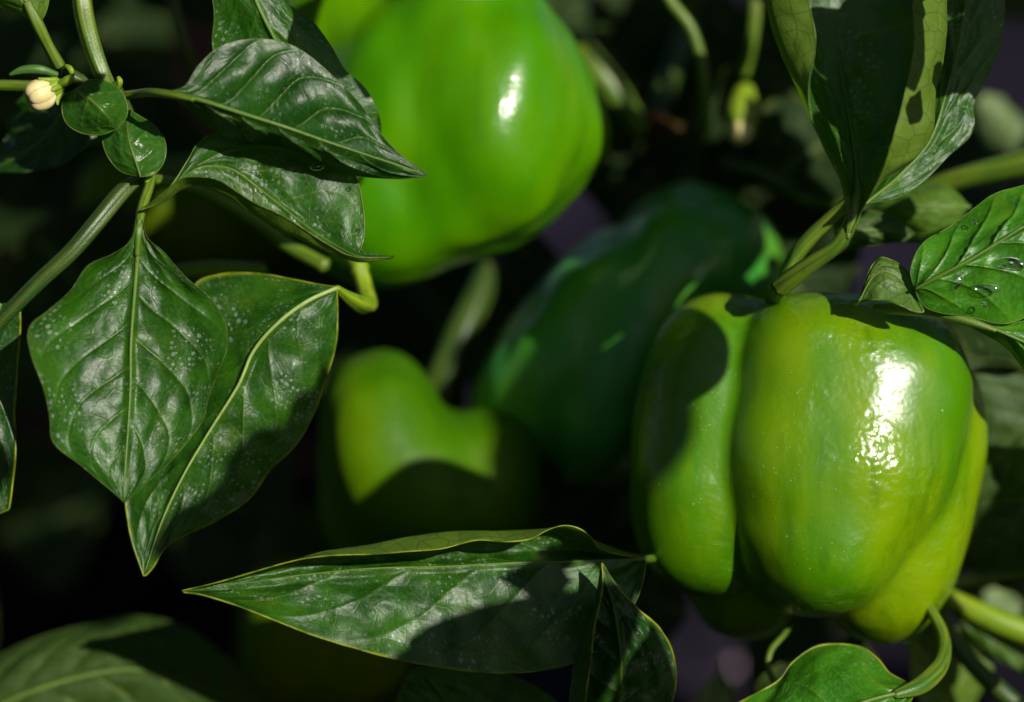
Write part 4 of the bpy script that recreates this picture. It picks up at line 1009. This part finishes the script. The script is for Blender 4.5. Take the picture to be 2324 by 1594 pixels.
lit = np.array([P(*[float(q) for q in l.split()]) for l in LIT.replace("\n", "").split(";")])
for fi, (V_f, g_f) in enumerate(FRUIT[:2]):
    px_ = W0 / 2 + V_f[:, 0] / (-V_f[:, 2] / D0 * PX)
    py_ = H0 / 2 - V_f[:, 1] / (-V_f[:, 2] / D0 * PX)
    ok = ((g_f @ sv_) > 0.12) & (g_f[:, 2] > 0) & (py_ > -40)
    if fi == 0:
        ok &= ~((px_ < 1585) & (py_ < 1120)) & ~((px_ > 1635) & (px_ < 1700) & (py_ < 1000)) & ~((px_ > 1655) & (px_ < 1790) & (py_ < 900)) & (py_ > 735) & ~((px_ > 2120) & (py_ < 930))
    else:
        ok &= px_ > 800
    lit = np.vstack([lit, V_f[ok][::37]])
V_f, g_f = FRUIT[3]
px_ = W0 / 2 + V_f[:, 0] / (-V_f[:, 2] / D0 * PX)
py_ = H0 / 2 - V_f[:, 1] / (-V_f[:, 2] / D0 * PX)
ok = ((g_f @ sv_) > 0.2) & (px_ > 770) & (px_ < 1060) & (py_ > 810) & (py_ < 1060)
lit = np.vstack([lit, V_f[ok][::31]])
V_f, g_f = FRUIT[4]
px_ = W0 / 2 + V_f[:, 0] / (-V_f[:, 2] / D0 * PX)
lit = np.vstack([lit, V_f[((g_f @ sv_) > 0.15) & (g_f[:, 2] > 0) & (px_ < 700)][::61]])
dk = [[float(q) for q in l.split()] for l in DARK.replace("\n", "").split(";")]
for gx in range(1400, 1800, 100):
    for gy in range(20, 420, 100):
        dk.append([gx, gy, 13, 2.0])
for gx in range(-100, 800, 130):
    for gy in range(100, 1600, 130):
        dk.append([gx, gy, 20, 2.8])
for gx in range(800, 1600, 130):
    for gy in range(1100, 1600, 120):
        dk.append([gx, gy, 17, 2.4])
for gx in range(-200, 2500, 260):
    for gy in range(-100, 1600, 260):
        dk.append([gx, gy, 38, 4.0])
V_f, g_f = FRUIT[2]
for q in V_f[((g_f @ sv_) > 0.0) & (g_f[:, 2] > 0.1)][::220]:
    dk.append([W0 / 2 + q[0] / (-q[2] / D0 * PX), H0 / 2 - q[1] / (-q[2] / D0 * PX), -q[2] - D0, 1.9])
THICK = []
for i in range(60):
    gx = -250 + 2750 * ((i * 0.618034) % 1.0)
    gy = -120 + 1850 * ((i * 0.381966 * 1.37 + 0.11) % 1.0)
    d_ = 24 + 16 * ((i * 0.7548) % 1.0)
    a_ = rng.rand() * 6.28
    if gx > 2000 and i % 2:
        continue
    if abs(gx - 1570) < 330 and gy > 1180:
        continue
    b_ = P(gx, gy, d_)
    t_ = b_ + np.array([math.cos(a_), math.sin(a_) - 0.3, rng.randn() * 0.3]) * (7 + 3 * rng.rand())
    THICK.append((b_, t_, 5.5 + 2 * rng.rand(), (rng.randn() * 0.4 - 0.2, rng.randn() * 0.4, 1), i))
    m_ = (b_ + t_) / 2
    dk.append([W0 / 2 + m_[0] / (-m_[2] / D0 * PX), H0 / 2 - m_[1] / (-m_[2] / D0 * PX), -m_[2] - D0, 4.2])
for b_, t_, w_, f_, i in THICK:
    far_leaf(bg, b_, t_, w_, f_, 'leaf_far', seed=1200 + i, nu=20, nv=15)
def leaf_pts(key, fn, step):
    for lb, (V_l, n_l) in LEAFV.items():
        if lb.startswith(key):
            x_ = W0 / 2 + V_l[:, 0] / (-V_l[:, 2] / D0 * PX)
            y_ = H0 / 2 - V_l[:, 1] / (-V_l[:, 2] / D0 * PX)
            ok_ = fn(x_, y_) & (x_ > -20) & (x_ < 2350) & (y_ > -30) & (y_ < 1620)
            return V_l[ok_][::step]
    raise KeyError(key)


for key, fn in [
    ('dark green leaf with sunken', lambda x, y: x > 0),
    ('green leaf half hidden', lambda x, y: ((x < 640) & (y > 10)) | (x > 815)),
    ('leaf with its lower margin', lambda x, y: (x > 560) | (y < 350)),
    ('large broad leaf', lambda x, y: (x < 420) | (y < 780)),
    ('leaf behind the broad', lambda x, y: (y < 790 + (765 - x) * 0.9)),
    ('broad leaf at the back right', lambda x, y: (y > 245) & (x < 2215)),
    ('bright leaf with water', lambda x, y: x > 0),
    ('puckered leaf', lambda x, y: x > 0),
    ('tiny folded', lambda x, y: x > 0),
    ('long horizontal leaf', lambda x, y: x < 1140 - (y - 1280) * 1.33),
    ('leaf standing point up', lambda x, y: y < 1375),
    ('bright green leaf at the bottom right', lambda x, y: x > 0),
]:
    lit = np.vstack([lit, leaf_pts(key, fn, 61)])
for key, fn, r_, st in [
    ('leaf behind the broad', lambda x, y: (y > 850 + (765 - x) * 0.9) & (y < 1130), 1.3, 250),
    ('large broad leaf', lambda x, y: (x > 445) & (y > 820), 0.9, 200),
    ('long horizontal leaf', lambda x, y: (x > 1190 - (y - 1280) * 1.33) & (y > 1230) & (x < 1460), 1.8, 130),
    ('upright leaf seen', lambda x, y: (x > 1860) & (x < 2040) & (y < 330), 1.4, 200),
    ('broad leaf at the back right', lambda x, y: (y < 215), 1.5, 100),
    ('leaf standing point up', lambda x, y: (y > 1400) & (x > 1380), 1.3, 120),
    ('blurred green leaf in', lambda x, y: (x > 250), 2.2, 200),
    ('green leaf half hidden', lambda x, y: (x > 680) & (y < 180), 0.9, 200),
]:
    for q in leaf_pts(key, fn, st):
        dk.append([W0 / 2 + q[0] / (-q[2] / D0 * PX), H0 / 2 - q[1] / (-q[2] / D0 * PX), -q[2] - D0, r_])
dkp = np.array([P(*q[:3]) for q in dk])
dkr = np.array([q[3] for q in dk])
L2 = np.stack([lit @ sa_, lit @ sb_], 1)
D2 = np.stack([dkp @ sa_, dkp @ sb_], 1)
covered = np.zeros(len(dk), bool)
rg_ = np.random.RandomState(5)
shade_n = 0
LZ, DZ = lit @ sv_, dkp @ sv_


def off_frame(cc, z0, t0, r_):
    t = t0
    while t < 75:
        c3 = sa_ * cc[0] + sb_ * cc[1] + sv_ * (z0 + t)
        dep = -c3[2]
        if dep < 12:
            return None
        hw, hh = 13.5 * dep / 70, 13.5 * dep / 70 * 702 / 1024
        if abs(c3[0]) > hw + r_ + 0.6 or abs(c3[1]) > hh + r_ + 0.6:
            return c3
        t += 1.0
    return None


# larger unseen leaves, added so their shadow edges fall across the long horizontal leaf, the left lobe and the lime pepper
for n_, (qx, qy, qd, ex, ey, r_, hw_, t0) in enumerate([(1146, 1566, 1.2, 0.8, 0.6, 4.3, 2.7, 8), (1455, 880, 2.6, 0.12, 1.0, 3.4, 1.25, 54), (905, 1232, 10.0, 1.0, 0.05, 2.9, 1.65, 36), (1262, 900, 8.6, 0.25, 1.0, 2.4, 1.3, 24)]):
    pc_ = P(qx, qy, qd)
    ad_ = np.array([ex, ey, 0.0])
    ang_ = math.atan2(ad_ @ sb_, ad_ @ sa_)
    c3_ = off_frame(np.array([pc_ @ sa_, pc_ @ sb_]), pc_ @ sv_, float(t0), r_)
    if c3_ is None:
        continue
    adir = sa_ * math.cos(ang_) + sb_ * math.sin(ang_)
    far_leaf(br, c3_ - adir * r_, c3_ + adir * r_, 2 * hw_, sv_, 'leaf_far', seed=888 + n_, bend=0.3, vfold=0.1, nu=24, nv=15, midrib=None)
    dx_ = (D2 - np.array([pc_ @ sa_, pc_ @ sb_]))
    covered |= (((dx_[:, 0] * math.cos(ang_) + dx_[:, 1] * math.sin(ang_)) / (r_ * 0.95)) ** 2 + ((-dx_[:, 0] * math.sin(ang_) + dx_[:, 1] * math.cos(ang_)) / (hw_ * 0.85)) ** 2 < 1) & (DZ < c3_ @ sv_)

for it in range(len(dk)):  # unseen leaves added between the sun and each point meant to be dark
    if covered[it]:
        continue
    best = None
    for tr in range(200):
        r_ = dkr[it] * (0.75 + 0.5 * rg_.rand()) * (1 if tr < 90 else (0.65 if tr < 150 else 0.4))
        ang = rg_.rand() * math.pi
        cc = D2[it] + (rg_.rand(2) - 0.5) * r_ * 0.9
        soft = (1.54 < dkr[it] < 1.61 and dk[it][2] > 1.6) or (dkr[it] <= 1.0 and dk[it][0] > 1450 and 700 < dk[it][1] < 1000)
        c3 = off_frame(cc, DZ[it], (32.0 if soft else 6.0) + 4 * rg_.rand(), r_)
        if c3 is None:
            continue
        zc = c3 @ sv_
        cs_, sn_ = math.cos(ang), math.sin(ang)

        def inside(Q, m):
            x = (Q[:, 0] - cc[0]) * cs_ + (Q[:, 1] - cc[1]) * sn_
            y = -(Q[:, 0] - cc[0]) * sn_ + (Q[:, 1] - cc[1]) * cs_
            return (x / (r_ + m)) ** 2 + (y / (0.62 * r_ + m)) ** 2 < 1
        if (inside(L2, 0.22) & (LZ < zc)).any():
            continue
        ins = inside(D2, -0.1) & (DZ < zc)
        sc_ = (ins & ~covered).sum() + (1.5 if ins[it] else 0)
        if best is None or sc_ > best[0]:
            best = (sc_, r_, ang, c3, ins)
    if best is None or best[0] < 1:
        continue
    sc_, r_, ang, c3, ins = best
    covered |= ins
    adir = sa_ * math.cos(ang) + sb_ * math.sin(ang)
    face = sv_ + np.array([rg_.randn() * 0.15, rg_.randn() * 0.15, 0])
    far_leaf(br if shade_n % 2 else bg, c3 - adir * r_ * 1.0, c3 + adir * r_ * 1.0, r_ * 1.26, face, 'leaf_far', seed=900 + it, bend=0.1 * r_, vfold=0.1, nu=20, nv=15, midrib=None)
    shade_n += 1

# unseen leaves added round the view to block sky light, open towards the sun
tun = 0
for i in range(1800):
    dep = (24 + 62 * rg_.rand()) if i % 2 else (-45 + 69 * rg_.rand())
    hw, hh = 13.5 * max(dep, 8) / 70, 13.5 * max(dep, 8) / 70 * 702 / 1024
    r_ = (3.0 if i % 2 else 4.5) + 1.6 * rg_.rand()
    a_ = rg_.rand() * 2 * math.pi
    off = r_ + 1.0 + (7 if i % 2 else 22) * rg_.rand()
    ux, uy = math.cos(a_), math.sin(a_)
    q = min((hw + off) / max(abs(ux), 1e-3), (hh + off) / max(abs(uy), 1e-3))
    c3 = np.array([ux * q, uy * q, -dep])
    q2 = np.array([c3 @ sa_, c3 @ sb_])
    if ((np.linalg.norm(L2 - q2, axis=1) < r_ + 0.2) & (LZ < c3 @ sv_)).any():
        continue
    ad = np.cross([ux, uy, 0.3], rg_.randn(3)); ad /= np.linalg.norm(ad)
    host = bl if ux < -0.4 else (br if ux > 0.4 else bg)
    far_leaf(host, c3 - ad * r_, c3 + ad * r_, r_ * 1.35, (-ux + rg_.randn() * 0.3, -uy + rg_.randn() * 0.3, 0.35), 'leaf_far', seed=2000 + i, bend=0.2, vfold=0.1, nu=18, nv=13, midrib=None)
    tun += 1
    if tun > 560:
        break
print('tunnel', tun)
print('shade leaves', shade_n, 'dark points left', (~covered).sum(), 'of', len(dk))

# ------------------------------------------------------------------ ground
def ground_sheet(name, x0, x1, y0, y1, z, n, mat, amp, seed):
    xs = np.linspace(x0, x1, n); ys = np.linspace(y0, y1, n)
    X, Y = np.meshgrid(xs, ys, indexing='ij')
    Z = z + amp * (vnoise(X * 6, Y * 6, seed) + 0.5 * vnoise(X * 17, Y * 17, seed + 1))
    V = np.stack([X, Y, Z], -1).reshape(-1, 3)
    me = bpy.data.meshes.new(name)
    me.from_pydata(V.tolist(), [], grid_faces(n, n).tolist())
    me.polygons.foreach_set('use_smooth', np.full(len(me.polygons), True))
    me.materials.append(mat)
    o = bpy.data.objects.new(name, me)
    COL.objects.link(o)
    o['kind'] = 'structure'
    return o


ground_sheet('ground', -6, 6, -2, 12, 0.0, 160, M['soil'], 0.03, 1)
ground_sheet('mulch_film', -0.05, 1.2, 0.9, 5.0, 0.06, 120, M['film'], 0.03, 5)

# ------------------------------------------------------------------ water drops
def drop(px, py, d, w, h, t, label, seed, tilt=(0.0, 0.0)):
    c = P(px, py, d)
    n1_, n2_ = 26, 12
    V, F = [], []
    r_ = np.random.RandomState(seed)
    a = [r_.rand() * 0.22, r_.rand() * 0.18, r_.rand() * 6.28, r_.rand() * 6.28]
    for i in range(n2_):
        ph = math.pi * (i + 0.5) / n2_
        for j in range(n1_):
            th = 2 * math.pi * j / n1_
            rr = math.sin(ph) * (1 + a[0] * math.sin(2 * th + a[2]) + a[1] * math.sin(3 * th + a[3]))
            V.append(c + np.array([w * rr * math.cos(th), h * rr * math.sin(th), t * math.cos(ph) + tilt[0] * w * rr * math.cos(th) + tilt[1] * h * rr * math.sin(th)]))
    F = grid_faces(n2_, n1_, closed=True)
    cap = []
    for b in (0, (n2_ - 1) * n1_):
        for q in range(n1_ // 2 - 1):
            cap.append([b + q, b + q + 1, b + n1_ - 2 - q, b + n1_ - 1 - q])
    o = mesh_obj('water_drop', V, np.vstack([F, cap]), M['water'], None, c)
    props(o, label, 'water drop', 'water drops on the leaves')


drop(2172, 638, -0.02, 0.15, 0.22, 0.07, 'round water drop below the midrib of the wet right leaf', 1)
drop(2238, 655, 0.0, 0.38, 0.13, 0.05, 'long ragged water drop low on the wet right leaf', 2)
drop(2290, 598, -0.05, 0.45, 0.17, 0.08, 'large water drop near the right edge, under the midrib', 3)
drop(722, 378, 0.78, 0.20, 0.12, 0.08, 'sparkling water drop high on the rolled-margin leaf', 4)
drop(2232, 692, 0.05, 0.10, 0.08, 0.05, 'small water drop lowest on the wet right leaf, near its lower margin', 11)
drop(2212, 505, 0.25, 0.07, 0.08, 0.05, 'small water drop above the midrib of the wet right leaf', 12)
drop(795, 427, 0.75, 0.07, 0.06, 0.05, 'tiny water drop near the right margin of the rolled leaf', 5)
drop(815, 523, 0.6, 0.06, 0.06, 0.05, 'tiny lowest water drop near the tip of the rolled leaf', 6)
